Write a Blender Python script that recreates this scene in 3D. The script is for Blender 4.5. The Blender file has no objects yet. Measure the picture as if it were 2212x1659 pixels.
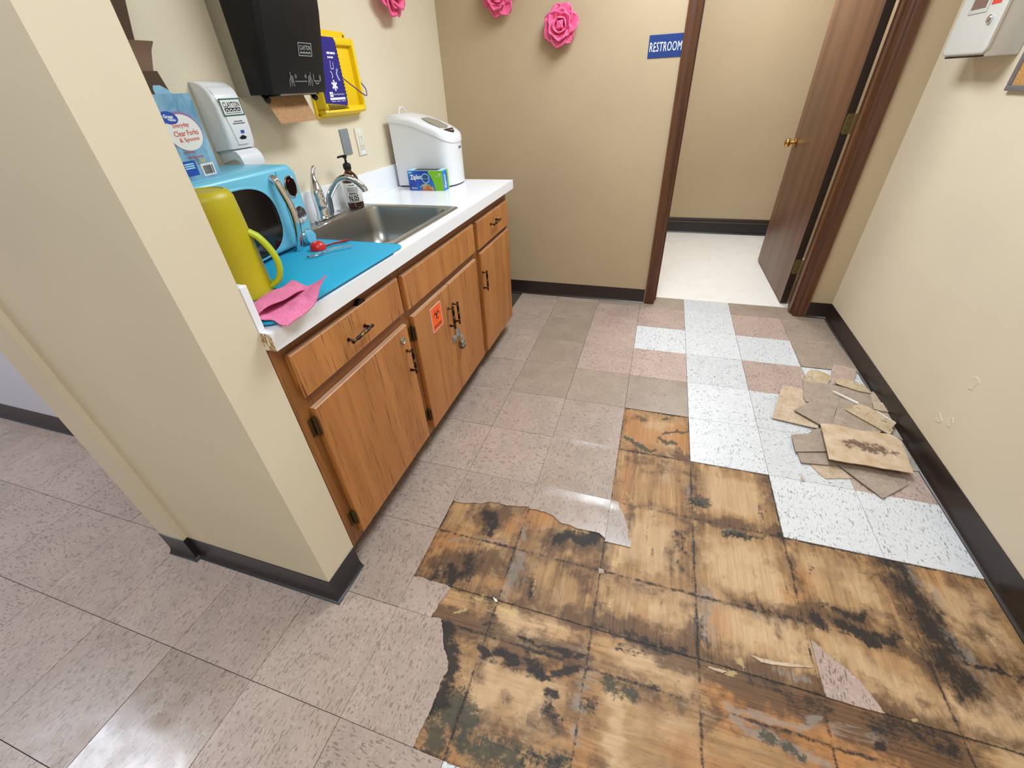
import bpy, bmesh, math, random
import numpy as np
from mathutils import Vector, Matrix, noise

# ------------------------------------------------------------------ camera, light, exposure
scene = bpy.context.scene
cam_d = bpy.data.cameras.new('camera'); cam = bpy.data.objects.new('camera', cam_d)
scene.collection.objects.link(cam); scene.camera = cam
cam_d.sensor_fit = 'HORIZONTAL'; cam_d.sensor_width = 36.0; cam_d.lens = 906.3005 / 2212.0 * 36.0
cam_d.clip_start = 0.02; cam_d.clip_end = 60
cam.location = (-0.29863, -1.44417, 1.36005)
cam.rotation_euler = (0.95211, 0.04328, 0.30295)
scene.view_settings.view_transform = 'Standard'; scene.view_settings.look = 'None'
scene.view_settings.gamma = 1.0; scene.view_settings.use_curve_mapping = False
scene.view_settings.exposure = 0.0
world = bpy.data.worlds.new('world'); scene.world = world; world.use_nodes = True
world.node_tree.nodes['Background'].inputs[0].default_value = (0.9, 0.93, 1.0, 1)
world.node_tree.nodes['Background'].inputs[1].default_value = 0.05
CEIL = 2.44
# ceiling lamps: (x, y, size_x, size_y, watts, colour)
LAMPS = [(-0.30, 0.62, 0.55, 1.10, 46.0, (0.83, 0.92, 1.0)),
         (-0.15, -1.75, 0.55, 1.10, 31.0, (0.83, 0.92, 1.0)),
         (-3.42, -1.62, 1.15, 0.60, 40.0, (0.80, 0.87, 1.0)),
         (0.25, 2.55, 0.55, 0.55, 32.0, (0.90, 0.95, 1.0))]

COL = scene.collection
OFF = {}
rnd = random.Random(7)

# ------------------------------------------------------------------ helpers
def sr(r, g, b):
    f = lambda c: (c / 255 / 12.92) if c / 255 <= 0.04045 else ((c / 255 + 0.055) / 1.055) ** 2.4
    return (f(r), f(g), f(b), 1.0)

class MB:
    """collects shapes; becomes ONE mesh object"""
    def __init__(s): s.v = []; s.f = []; s.m = []; s.mi = 0
    def add(s, vs, fs):
        b = len(s.v); s.v += [tuple(v) for v in vs]
        s.f += [tuple(i + b for i in f) for f in fs]; s.m += [s.mi] * len(fs); return s
    def box(s, x0, x1, y0, y1, z0, z1):
        v = [(x, y, z) for x in (x0, x1) for y in (y0, y1) for z in (z0, z1)]
        return s.add(v, [(0, 1, 3, 2), (4, 6, 7, 5), (0, 4, 5, 1), (2, 3, 7, 6), (0, 2, 6, 4), (1, 5, 7, 3)])
    def bm(s, b):
        b.verts.ensure_lookup_table(); b.verts.index_update()
        s.add([v.co for v in b.verts], [[v.index for v in f.verts] for f in b.faces]); b.free(); return s
    def rbox(s, x0, x1, y0, y1, z0, z1, r=0.004, seg=2):
        b = bmesh.new(); bmesh.ops.create_cube(b, size=1)
        for v in b.verts:
            v.co = ((x0 + x1) / 2 + v.co.x * (x1 - x0), (y0 + y1) / 2 + v.co.y * (y1 - y0), (z0 + z1) / 2 + v.co.z * (z1 - z0))
        r = min(r, 0.49 * min(abs(x1 - x0), abs(y1 - y0), abs(z1 - z0)))
        bmesh.ops.bevel(b, geom=b.edges[:], offset=r, segments=seg, profile=0.5, affect='EDGES')
        return s.bm(b)
    def loft(s, rings, cap0=True, cap1=True, closed=True):
        n = len(rings[0]); vs = [p for r in rings for p in r]; fs = []
        for i in range(len(rings) - 1):
            for j in range(n if closed else n - 1):
                a = i * n + j; c = i * n + (j + 1) % n
                fs.append((a, c, c + n, a + n))
        if cap0: fs.append(tuple(range(n - 1, -1, -1)))
        if cap1: fs.append(tuple(range((len(rings) - 1) * n, len(rings) * n)))
        return s.add(vs, fs)
    def lathe(s, prof, o, n=24, axis=(0, 0, 1), cap0=True, cap1=True):
        w = Vector(axis).normalized(); u = w.orthogonal().normalized(); v = w.cross(u); o = Vector(o)
        rings = [[o + w * h + (u * math.cos(t) + v * math.sin(t)) * r for t in [2 * math.pi * k / n for k in range(n)]] for r, h in prof]
        return s.loft(rings, cap0, cap1)
    def tube(s, pts, r, n=10, caps=True, flat=1.0):
        pts = [Vector(p) for p in pts]; rs = r if isinstance(r, (list, tuple)) else [r] * len(pts)
        rings = []; up = None
        for i, p in enumerate(pts):
            t = (pts[min(i + 1, len(pts) - 1)] - pts[max(i - 1, 0)]).normalized()
            if up is None: up = t.orthogonal().normalized()
            up = (up - t * up.dot(t)).normalized(); sd = t.cross(up)
            rings.append([p + (up * math.cos(a) + sd * math.sin(a) * flat) * rs[i] for a in [2 * math.pi * k / n for k in range(n)]])
        return s.loft(rings, caps, caps)
    def prism(s, poly, fr, c0, c1):
        """polygon in the frame's plane, extruded from c0 to c1 along its normal"""
        n = len(poly); ar = sum(poly[i][0] * poly[(i + 1) % n][1] - poly[(i + 1) % n][0] * poly[i][1] for i in range(n))
        if ar < 0: poly = poly[::-1]
        return s.loft([[P(fr, a, b, c0) for a, b in poly], [P(fr, a, b, c1) for a, b in poly]])
    def flat(s, poly, fr, c=0.0):
        n = len(poly); ar = sum(poly[i][0] * poly[(i + 1) % n][1] - poly[(i + 1) % n][0] * poly[i][1] for i in range(n))
        if ar < 0: poly = poly[::-1]
        return s.add([P(fr, a, b, c) for a, b in poly], [tuple(range(n))])
    def sheet(s, fn, nu, nv, th):
        """curved sheet fn(u,v)->point with real thickness th"""
        pt = [[Vector(fn(i / (nu - 1), j / (nv - 1))) for j in range(nv)] for i in range(nu)]
        def nrm(i, j):
            a = pt[min(i + 1, nu - 1)][j] - pt[max(i - 1, 0)][j]; b = pt[i][min(j + 1, nv - 1)] - pt[i][max(j - 1, 0)]
            c = a.cross(b); return c.normalized() if c.length > 1e-12 else Vector((0, 0, 1))
        top = [pt[i][j] + nrm(i, j) * th / 2 for i in range(nu) for j in range(nv)]
        bot = [pt[i][j] - nrm(i, j) * th / 2 for i in range(nu) for j in range(nv)]
        N = nu * nv; fs = []
        for i in range(nu - 1):
            for j in range(nv - 1):
                a = i * nv + j; fs.append((a, a + nv, a + nv + 1, a + 1)); fs.append((N + a, N + a + 1, N + a + nv + 1, N + a + nv))
        edge = [i * nv for i in range(nu)] + [(nu - 1) * nv + j for j in range(1, nv)] + [i * nv + nv - 1 for i in range(nu - 2, -1, -1)] + [j for j in range(nv - 2, 0, -1)]
        for k in range(len(edge)):
            a, b = edge[k], edge[(k + 1) % len(edge)]; fs.append((a, N + a, N + b, b))
        return s.add(top + bot, fs)

def FR(o, u, v):
    u = Vector(u).normalized(); v = Vector(v).normalized(); return (Vector(o), u, v, u.cross(v))
def P(fr, a, b, c=0.0): return fr[0] + fr[1] * a + fr[2] * b + fr[3] * c
def LW(y, z, x=-1.71): return FR((x, y, z), (0, 1, 0), (0, 0, 1))     # faces +x
def BW(x, z, y=1.597): return FR((x, y, z), (1, 0, 0), (0, 0, 1))     # faces -y
def RW(y, z, x=0.896): return FR((x, y, z), (0, -1, 0), (0, 0, 1))    # faces -x
def FLR(x, y, z=0.0): return FR((x, y, z), (1, 0, 0), (0, 1, 0))
def rrect(a0, a1, b0, b1, r, n=5):
    out = []
    for cx, cy, t0 in ((a1 - r, b1 - r, 0), (a0 + r, b1 - r, 90), (a0 + r, b0 + r, 180), (a1 - r, b0 + r, 270)):
        for k in range(n + 1):
            t = math.radians(t0 + 90 * k / n); out.append((cx + r * math.cos(t), cy + r * math.sin(t)))
    return out
def ell(ca, cb, ra, rb, n=28, rot=0.0):
    c, s = math.cos(rot), math.sin(rot); o = []
    for k in range(n):
        t = 2 * math.pi * k / n; x, y = ra * math.cos(t), rb * math.sin(t); o.append((ca + x * c - y * s, cb + x * s + y * c))
    return o

TXT = {}
def text_geo(body, spacing=1.0, bold=0.0):
    key = (body, spacing, bold)
    if key not in TXT:
        cu = bpy.data.curves.new('t', 'FONT'); cu.body = body; cu.size = 1.0; cu.resolution_u = 2
        cu.space_character = spacing; cu.offset = bold
        o = bpy.data.objects.new('t', cu); COL.objects.link(o); bpy.context.view_layer.update()
        me = bpy.data.meshes.new_from_object(o.evaluated_get(bpy.context.evaluated_depsgraph_get()))
        TXT[key] = ([tuple(v.co) for v in me.vertices], [tuple(p.vertices) for p in me.polygons])
        bpy.data.objects.remove(o); bpy.data.meshes.remove(me); bpy.data.curves.remove(cu)
    return TXT[key]
def text(mb, body, fr, a, b, width, height, c=0.0004, rot=0.0, bold=0.0, spacing=1.0, shear=0.0):
    """lettering centred on (a,b), fitted to width x height in the frame's plane"""
    v, f = text_geo(body, spacing, bold)
    if not v: return mb
    x0 = min(p[0] for p in v); x1 = max(p[0] for p in v); y0 = min(p[1] for p in v); y1 = max(p[1] for p in v)
    cs, sn = math.cos(rot), math.sin(rot); out = []
    for p in v:
        x = ((p[0] - x0) / (x1 - x0) - 0.5) * width; y = ((p[1] - y0) / (y1 - y0) - 0.5) * height; x += shear * y
        out.append(P(fr, a + x * cs - y * sn, b + x * sn + y * cs, c))
    return mb.add(out, f)

def scrib(mb, fr, a, b, width, height, c=0.0004, seed=1):
    """a line of print too small to read: short dashes like words"""
    r = random.Random(seed); x = a - width / 2
    while x < a + width / 2 - height * .5:
        w_ = min(r.uniform(.8, 3.2) * height, a + width / 2 - x); mb.add([P(fr, x, b - height / 2, c), P(fr, x + w_, b - height / 2, c), P(fr, x + w_, b + height / 2, c), P(fr, x, b + height / 2, c)], [(0, 1, 2, 3)]); x += w_ + height * .45
    return mb

def obj(name, mb, mats, parent=None, smooth=35, off=None, label=None, kind=None):
    if off is None: off = OFF.get(parent.name, Vector((0, 0, 0))) if parent else Vector((0, 0, 0))
    me = bpy.data.meshes.new(name)
    me.from_pydata([tuple(Vector(v) - off) for v in mb.v], [], mb.f); me.validate(); me.update()
    for m in (mats if isinstance(mats, (list, tuple)) else [mats]): me.materials.append(m)
    if len(me.polygons) == len(mb.m): me.polygons.foreach_set('material_index', mb.m)
    b = bmesh.new(); b.from_mesh(me); bmesh.ops.recalc_face_normals(b, faces=b.faces[:]); b.to_mesh(me); b.free()
    if smooth:
        me.polygons.foreach_set('use_smooth', [True] * len(me.polygons)); me.set_sharp_from_angle(angle=math.radians(smooth))
    o = bpy.data.objects.new(name, me); COL.objects.link(o)
    if parent: o.parent = parent
    OFF[o.name] = off
    if label: o['label'] = label
    if kind: o['kind'] = kind
    return o
def flatobj(name, mb, mats, parent, label=None):     # thin print: keep the winding given
    off = OFF.get(parent.name, Vector((0, 0, 0)))
    me = bpy.data.meshes.new(name); me.from_pydata([tuple(Vector(v) - off) for v in mb.v], [], mb.f); me.update()
    for m in (mats if isinstance(mats, (list, tuple)) else [mats]): me.materials.append(m)
    me.polygons.foreach_set('material_index', mb.m)
    o = bpy.data.objects.new(name, me); COL.objects.link(o); o.parent = parent; OFF[o.name] = off
    if label: o['label'] = label
    return o
def thing(name, label, cat, loc, group=None):
    o = bpy.data.objects.new(name, None); COL.objects.link(o); o.location = loc; o.empty_display_size = 0.05
    o['label'] = label; o['category'] = cat
    if group: o['group'] = group
    OFF[o.name] = Vector(loc); return o
def tag(o, label, cat, group=None):
    o['label'] = label; o['category'] = cat
    if group: o['group'] = group
    return o
def struct(name, mb, m, parent=None, smooth=None):
    o = obj(name, mb, m, parent, smooth)
    if not parent: o['kind'] = 'structure'
    return o
def centre_origin(o, loc):
    """move a single-mesh thing's origin to loc"""
    loc = Vector(loc); o.data.transform(Matrix.Translation(-loc)); o.location = loc; return o

# ------------------------------------------------------------------ materials
def mat(name, col, rough=0.5, metal=0.0, **kw):
    m = bpy.data.materials.new(name); m.use_nodes = True
    p = m.node_tree.nodes['Principled BSDF']
    p.inputs['Base Color'].default_value = col; p.inputs['Roughness'].default_value = rough; p.inputs['Metallic'].default_value = metal
    for k, v in kw.items(): p.inputs[k.replace('_', ' ')].default_value = v
    return m
class NT:
    def __init__(s, m): s.t = m.node_tree; s.n = s.t.nodes; s.l = s.t.links; s.p = s.n['Principled BSDF']
    def new(s, ty, **kw):
        x = s.n.new(ty)
        for k, v in kw.items(): setattr(x, k, v)
        return x
    def link(s, a, b): s.l.new(a, b)
    def coord(s, scale=(1, 1, 1), kind='Object', rnd_off=False, rot=(0, 0, 0)):
        tc = s.new('ShaderNodeTexCoord'); mp = s.new('ShaderNodeMapping'); mp.inputs['Scale'].default_value = scale; mp.inputs['Rotation'].default_value = rot
        src = tc.outputs[kind]
        if rnd_off:
            oi = s.new('ShaderNodeObjectInfo'); ml = s.new('ShaderNodeVectorMath', operation='SCALE'); ml.inputs[0].default_value = (13.7, 7.3, 3.1)
            s.link(oi.outputs['Random'], ml.inputs['Scale']); ad = s.new('ShaderNodeVectorMath', operation='ADD')
            s.link(src, ad.inputs[0]); s.link(ml.outputs[0], ad.inputs[1]); src = ad.outputs[0]
        s.link(src, mp.inputs['Vector']); return mp.outputs[0]
    def noise(s, vec, scale, detail=2.0, rough=0.5, dist=0.0):
        x = s.new('ShaderNodeTexNoise'); x.inputs['Scale'].default_value = scale; x.inputs['Detail'].default_value = detail
        x.inputs['Roughness'].default_value = rough; x.inputs['Distortion'].default_value = dist
        if vec is not None: s.link(vec, x.inputs['Vector'])
        return x.outputs['Fac']
    def ramp(s, fac, stops, interp='LINEAR'):
        x = s.new('ShaderNodeValToRGB'); x.color_ramp.interpolation = interp; e = x.color_ramp.elements
        while len(e) < len(stops): e.new(0.5)
        for k, (p, c) in enumerate(stops):
            e[k].position = p; e[k].color = c if isinstance(c, (tuple, list)) else (c, c, c, 1)
        s.link(fac, x.inputs['Fac']); return x.outputs['Color']
    def mix(s, fac, a, b, mode='MIX'):
        x = s.new('ShaderNodeMix', data_type='RGBA', blend_type=mode)
        for v, i in ((fac, 0), (a, 6), (b, 7)):
            if isinstance(v, bpy.types.NodeSocket): s.link(v, x.inputs[i])
            elif i == 0: x.inputs[0].default_value = v
            else: x.inputs[i].default_value = v
        return x.outputs[2]
    def math(s, op, a, b=None, clamp=False):
        x = s.new('ShaderNodeMath', operation=op); x.use_clamp = clamp
        for v, i in ((a, 0), (b, 1)):
            if v is None: continue
            if isinstance(v, bpy.types.NodeSocket): s.link(v, x.inputs[i])
            else: x.inputs[i].default_value = v
        return x.outputs[0]
    def col(s, c): s.link(c, s.p.inputs['Base Color'])
    def bump(s, h, strength=0.2, dist=0.001):
        b = s.new('ShaderNodeBump'); b.inputs['Strength'].default_value = strength; b.inputs['Distance'].default_value = dist
        s.link(h, b.inputs['Height']); s.link(b.outputs[0], s.p.inputs['Normal'])

def paint(name, col, bump=0.12):
    m = mat(name, col, 0.55); t = NT(m); v = t.coord()
    n1 = t.noise(v, 2.2, 3); c = t.ramp(n1, [(0.3, tuple(x * 0.96 for x in col[:3]) + (1,)), (0.7, tuple(min(1, x * 1.03) for x in col[:3]) + (1,))]); t.col(c)
    t.bump(t.noise(v, 420, 2), bump, 0.0006); return m
def wood(name, c_lo, c_hi, c_line, axis=2, rough=0.42, scale=1.0, line=0.55, ro=True):
    """straight grain along the given axis"""
    m = mat(name, c_hi, rough); t = NT(m)
    st = [26 * scale, 26 * scale, 26 * scale]; st[axis] = 1.7 * scale
    v = t.coord(tuple(st), rnd_off=ro); broad = t.noise(v, 0.55, 3, 0.55, 0.6)
    c = t.ramp(broad, [(0.3, c_lo), (0.68, c_hi)])
    st2 = [150 * scale, 150 * scale, 150 * scale]; st2[axis] = 7.0 * scale
    fine = t.noise(t.coord(tuple(st2), rnd_off=ro), 1.0, 3, 0.6, 0.3)
    ln = t.ramp(fine, [(0.54, 0.0), (0.68, 1.0)])
    gate = t.ramp(t.noise(v, 0.35, 2, 0.5, 1.0), [(0.4, 0.15), (0.65, 1.0)])
    f = t.math('MULTIPLY', ln, gate); f = t.math('MULTIPLY', f, line)
    t.col(t.mix(f, c, c_line)); t.bump(fine, 0.08, 0.0005); return m
def vct(name, base, dark, light, dthr=0.60, lthr=0.62, dmix=0.8, lmix=0.6, rough=0.34, mott=0.10):
    m = mat(name, base, rough); t = NT(m)
    v = t.coord((1, 0.26, 1), rnd_off=True); v0 = t.coord(rnd_off=True)
    n1 = t.noise(v, 235, 1.0, 0.5, 0.7); n2 = t.noise(t.coord((0.4, 1, 1), rnd_off=True), 200, 1.0, 0.5, 0.6)
    gate = t.noise(v0, 60, 2)
    big = t.noise(v0, 9, 4, 0.6)
    b = t.ramp(big, [(0.3, tuple(x * (1 - mott) for x in base[:3]) + (1,)), (0.7, tuple(min(1, x * (1 + mott)) for x in base[:3]) + (1,))])
    oi = t.new('ShaderNodeObjectInfo'); hv = t.new('ShaderNodeHueSaturation'); t.link(b, hv.inputs['Color'])
    t.link(t.math('ADD', t.math('MULTIPLY', oi.outputs['Random'], 0.14), 0.93), hv.inputs['Value']); b = hv.outputs[0]
    fl = t.math('MULTIPLY', t.ramp(n2, [(lthr, 0.0), (lthr + 0.03, 1.0)]), lmix)
    c = t.mix(fl, b, light)
    fd = t.math('MULTIPLY', t.ramp(t.math('ADD', n1, t.math('MULTIPLY', t.math('SUBTRACT', gate, 0.5), 0.22)), [(dthr, 0.0), (dthr + 0.03, 1.0)]), dmix)
    t.col(t.mix(fd, c, dark))
    t.link(t.ramp(t.noise(v0, 14, 3), [(0.3, rough - 0.08), (0.75, rough + 0.12)]), t.p.inputs['Roughness'])
    t.bump(big, 0.06, 0.002); return m

M = {}
M['cream'] = paint('cream_paint', sr(222, 209, 183))
M['cream_r'] = M['cream']
M['tan'] = paint('tan_paint', sr(182, 161, 129))
M['hall'] = paint('white_hall_paint', sr(205, 205, 212))
M['ceil'] = mat('ceiling_white', sr(232, 230, 224), 0.9)
M['vinyl'] = mat('dark_brown_vinyl', sr(43, 33, 29), 0.30)
M['vinyl_k'] = mat('black_vinyl', sr(36, 35, 37), 0.35)
M['gloss'] = vct('vct_beige_polished', sr(164, 147, 135), sr(112, 93, 81), sr(188, 172, 160), dmix=0.6, lmix=0.4, rough=0.17)
M['curl'] = vct('vct_beige_waxed', sr(168, 150, 137), sr(112, 93, 81), sr(188, 172, 160), dmix=0.6, lmix=0.4, rough=0.24)
M['grout'] = mat('grout_dark', sr(70, 60, 52), 0.9)
M['beige'] = vct('vct_beige', sr(170, 151, 138), sr(112, 93, 81), sr(192, 175, 163), dmix=0.65, lmix=0.4)
M['pink'] = vct('vct_pink', sr(180, 157, 145), sr(112, 90, 79), sr(198, 180, 169), dthr=0.62)
M['dusty'] = vct('vct_dusty', sr(160, 142, 126), sr(116, 98, 83), sr(172, 155, 140), dthr=0.64, lmix=0.3)
M['white'] = vct('vct_white', sr(211, 212, 213), sr(112, 109, 104), sr(224, 224, 224), dthr=0.63, dmix=0.75, rough=0.3, mott=0.03)
M['rest'] = vct('vct_cream', sr(234, 229, 220), sr(170, 158, 142), sr(240, 236, 226), dthr=0.70, dmix=0.5, mott=0.03)
M['oak_door'] = wood('oak_door', sr(168, 106, 51), sr(190, 126, 66), sr(98, 54, 22), 2, line=0.95)
M['oak_frame'] = wood('oak_frame', sr(104, 60, 25), sr(160, 102, 48), sr(62, 33, 13), 2, 0.45, 1.0, 0.95)
M['oak_rail'] = wood('oak_rail', sr(112, 66, 30), sr(150, 95, 50), sr(70, 38, 16), 1, 0.45, 0.8, 0.7)
M['oak_pale'] = wood('oak_pale_edge', sr(150, 112, 82), sr(190, 152, 120), sr(110, 76, 50), 1, 0.7)
M['walnut'] = wood('dark_stained_door', sr(82, 53, 35), sr(128, 88, 61), sr(62, 38, 24), 2, 0.40, 0.45, 0.5)
M['mahog'] = wood('mahogany_casing', sr(64, 36, 20), sr(104, 64, 38), sr(42, 22, 11), 2, 0.38, 1.0, 0.7)
M['darkwood'] = mat('door_edge_dark', sr(44, 28, 18), 0.5)
M['lam'] = mat('white_laminate', sr(240, 241, 244), 0.22)
M['steel'] = mat('brushed_steel', sr(172, 170, 166), 0.30, 1.0)
_t = NT(M['steel']); _t.bump(_t.noise(_t.coord((1, 1, 40)), 30, 2), 0.06, 0.0005)
M['chrome'] = mat('chrome', sr(215, 217, 220), 0.07, 1.0)
M['brass'] = mat('polished_brass', sr(212, 170, 92), 0.16, 1.0)
M['abrass'] = mat('antique_brass', sr(150, 130, 86), 0.42, 0.85)
M['dbrass'] = mat('dark_brass_hinge', sr(92, 76, 48), 0.4, 0.85)
M['pull'] = mat('black_pull', sr(40, 34, 28), 0.34, 0.7)
_t = NT(M['pull']); _t.col(_t.ramp(_t.noise(_t.coord((1, 1, 1)), 60, 2), [(0.5, sr(30, 26, 22)), (0.72, sr(150, 120, 66))]))
M['zinc'] = mat('zinc_plate', sr(178, 178, 172), 0.35, 0.9)
M['black'] = mat('black_plastic', sr(11, 12, 13), 0.5, Specular_IOR_Level=0.35)
M['charcoal'] = mat('charcoal_plastic', sr(36, 38, 39), 0.36)
M['greyp'] = mat('grey_plastic', sr(150, 142, 124), 0.5)
M['whitep'] = mat('white_plastic', sr(225, 226, 228), 0.20)
M['ivory'] = mat('ivory_plastic', sr(222, 216, 196), 0.35)
M['slate'] = mat('grey_wall_plate', sr(128, 134, 138), 0.45)
M['blue_mw'] = mat('sky_blue_enamel', sr(108, 186, 212), 0.28)
M['glass_k'] = mat('dark_oven_glass', sr(18, 16, 15), 0.1)
M['panel_k'] = mat('black_control_panel', sr(16, 16, 17), 0.35)
M['teal'] = mat('teal_mat', sr(20, 160, 198), 0.6)
_t = NT(M['teal']); _w = _t.new('ShaderNodeTexWave', wave_type='BANDS', bands_direction='Y'); _w.inputs['Scale'].default_value = 75; _t.link(_t.coord(), _w.inputs['Vector']); _t.bump(_w.outputs['Fac'], 0.35, 0.001)
M['lime'] = mat('lime_plastic', sr(180, 166, 8), 0.42, Subsurface_Weight=0.0, Transmission_Weight=0.0)
M['lime2'] = mat('lime_handle_plastic', sr(176, 190, 28), 0.40)
M['red'] = mat('red_plastic', sr(200, 38, 40), 0.25)
M['clear'] = mat('clear_plastic', (0.97, 0.98, 0.99, 1), 0.08, IOR=1.45, Transmission_Weight=1.0)
M['pinkcloth'] = mat('pink_cloth', sr(228, 122, 164), 0.9)
_t = NT(M['pinkcloth']); _c = _t.coord((1, 1, 1)); _n = _t.noise(_c, 330, 3, 0.6); _t.col(_t.ramp(_n, [(0.3, sr(206, 96, 140)), (0.7, sr(238, 140, 178))])); _t.bump(_n, 0.5, 0.002)
M['amber'] = mat('amber_glass', sr(64, 28, 8), 0.08)
M['label'] = mat('label_paper', sr(222, 221, 216), 0.6)
M['ink'] = mat('black_ink', sr(24, 24, 26), 0.6)
M['greyink'] = mat('grey_ink', sr(120, 120, 120), 0.6)
M['silverink'] = mat('silver_ink', sr(168, 170, 170), 0.4)
M['whiteink'] = mat('white_ink', sr(236, 238, 240), 0.5)
M['rosepink'] = mat('rose_foam', sr(240, 104, 150), 0.45)
M['blue_sign'] = mat('blue_sign', sr(10, 50, 116), 0.4)
M['yellow'] = mat('yellow_plastic', sr(240, 204, 18), 0.4)
M['yellow2'] = mat('yellow_plastic_recess', sr(236, 198, 20), 0.45)
M['navy'] = mat('navy_label', sr(36, 34, 130), 0.35)
M['green'] = mat('green_print', sr(28, 92, 62), 0.4)
M['boxblue'] = mat('box_light_blue', sr(124, 172, 200), 0.4)
_t = NT(M['boxblue']); _t.col(_t.ramp(_t.noise(_t.coord((1, 1, 0.6)), 16, 4, 0.6, 1.5), [(0.35, sr(92, 144, 176)), (0.7, sr(150, 192, 214))]))
M['redink'] = mat('red_ink', sr(205, 66, 52), 0.5)
M['blueink'] = mat('royal_blue_ink', sr(30, 74, 168), 0.45)
M['purpleink'] = mat('purple_ink', sr(150, 110, 160), 0.5)
M['brownbox'] = mat('brown_cardboard', sr(118, 92, 72), 0.85)
M['brownbox2'] = mat('brown_cardboard_inside', sr(74, 54, 36), 0.85)
M['kraft'] = mat('kraft_paper', sr(176, 134, 94), 0.9)
_t = NT(M['kraft']); _n = _t.noise(_t.coord(), 120, 4, 0.7); _t.col(_t.ramp(_n, [(0.3, sr(158, 116, 78)), (0.7, sr(188, 148, 106))])); _t.bump(_n, 0.3, 0.001)
M['zip_blue'] = mat('box_royal_blue', sr(12, 88, 190), 0.32)
_t = NT(M['zip_blue']); _t.col(_t.ramp(_t.noise(_t.coord((1, 1, 1.5)), 9, 2), [(0.4, sr(12, 60, 160)), (0.65, sr(20, 140, 214))]))
M['zip_green'] = mat('box_lime_green', sr(122, 188, 32), 0.32)
M['zip_navy'] = mat('box_navy_disc', sr(20, 66, 130), 0.35)
M['paleblue'] = mat('pale_blue_ink', sr(168, 222, 240), 0.4)
M['bread'] = mat('bread_print', sr(180, 98, 58), 0.5)
_t = NT(M['bread']); _t.col(_t.ramp(_t.noise(_t.coord(), 130, 3), [(0.3, sr(120, 60, 36)), (0.5, sr(196, 110, 66)), (0.7, sr(226, 196, 150))]))
M['salad'] = mat('salad_print', sr(90, 140, 70), 0.5)
_t = NT(M['salad']); _t.col(_t.ramp(_t.noise(_t.coord(), 160, 3), [(0.3, sr(60, 110, 50)), (0.5, sr(190, 190, 140)), (0.7, sr(210, 120, 70))]))
M['orange'] = mat('orange_sticker', sr(250, 98, 30), 0.45, Emission_Strength=0.0)
M['mic_white'] = mat('white_enamel_box', sr(205, 203, 196), 0.35)
M['alu'] = mat('aluminium_frame', sr(150, 150, 156), 0.4, 0.6)
M['cork'] = mat('cork_board', sr(196, 148, 88), 0.9)
_t = NT(M['cork']); _t.col(_t.ramp(_t.noise(_t.coord(), 160, 4, 0.7), [(0.35, sr(166, 116, 60)), (0.65, sr(208, 160, 98))]))
M['lamp'] = mat('lamp_diffuser', (1, 1, 1, 1), 0.6)
M['whitefoam'] = mat('white_foam', sr(236, 236, 234), 0.7)

# particle board end, scraped
M['chipboard'] = mat('particle_board', sr(150, 110, 66), 0.85); _t = NT(M['chipboard'])
_n = _t.noise(_t.coord((1, 1, 0.5)), 90, 5, 0.7, 0.8); _t.col(_t.ramp(_n, [(0.40, sr(132, 92, 50)), (0.50, sr(186, 150, 104)), (0.56, sr(226, 218, 204))])); _t.bump(_n, 0.4, 0.002)

# broken tiles: stained backs of lifted vinyl tile
def fragmat(name, base, lo, stain, amount, fleck=True):
    m = mat(name, base, 0.6); t = NT(m); v0 = t.coord(rnd_off=True)
    n = t.noise(v0, 18, 4, 0.6); c = t.ramp(n, [(0.32, lo), (0.66, base)])
    if fleck:
        f = t.ramp(t.noise(t.coord((1, 0.3, 1), rnd_off=True), 320, 1, 0.5, 0.5), [(0.62, 0.0), (0.65, 0.7)]); c = t.mix(f, c, sr(120, 100, 84))
    s = t.ramp(t.noise(v0, 26, 5, 0.7, 0.4), [(1 - amount, 0.0), (1 - amount + 0.1, 0.85)]); t.col(t.mix(s, c, stain)); return m
M['f_taupe'] = fragmat('tile_face_taupe', sr(172, 154, 138), sr(154, 136, 119), sr(122, 104, 84), 0.28)
M['f_tan'] = fragmat('tile_back_tan', sr(204, 182, 158), sr(186, 160, 132), sr(170, 134, 96), 0.42)
M['f_yel'] = fragmat('tile_back_yellowed', sr(202, 182, 152), sr(180, 154, 118), sr(98, 70, 48), 0.43)
M['f_grey'] = fragmat('tile_face_grey', sr(172, 166, 150), sr(150, 142, 124), sr(120, 112, 90), 0.25)
M['f_white'] = mat('tile_broken_white_and_lit_edge', sr(224, 222, 214), 0.8)  # white of broken pieces, also paints the one lit tile edge
M['f_pink'] = fragmat('tile_face_pink', sr(190, 166, 150), sr(174, 150, 134), sr(130, 108, 90), 0.2)
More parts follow.
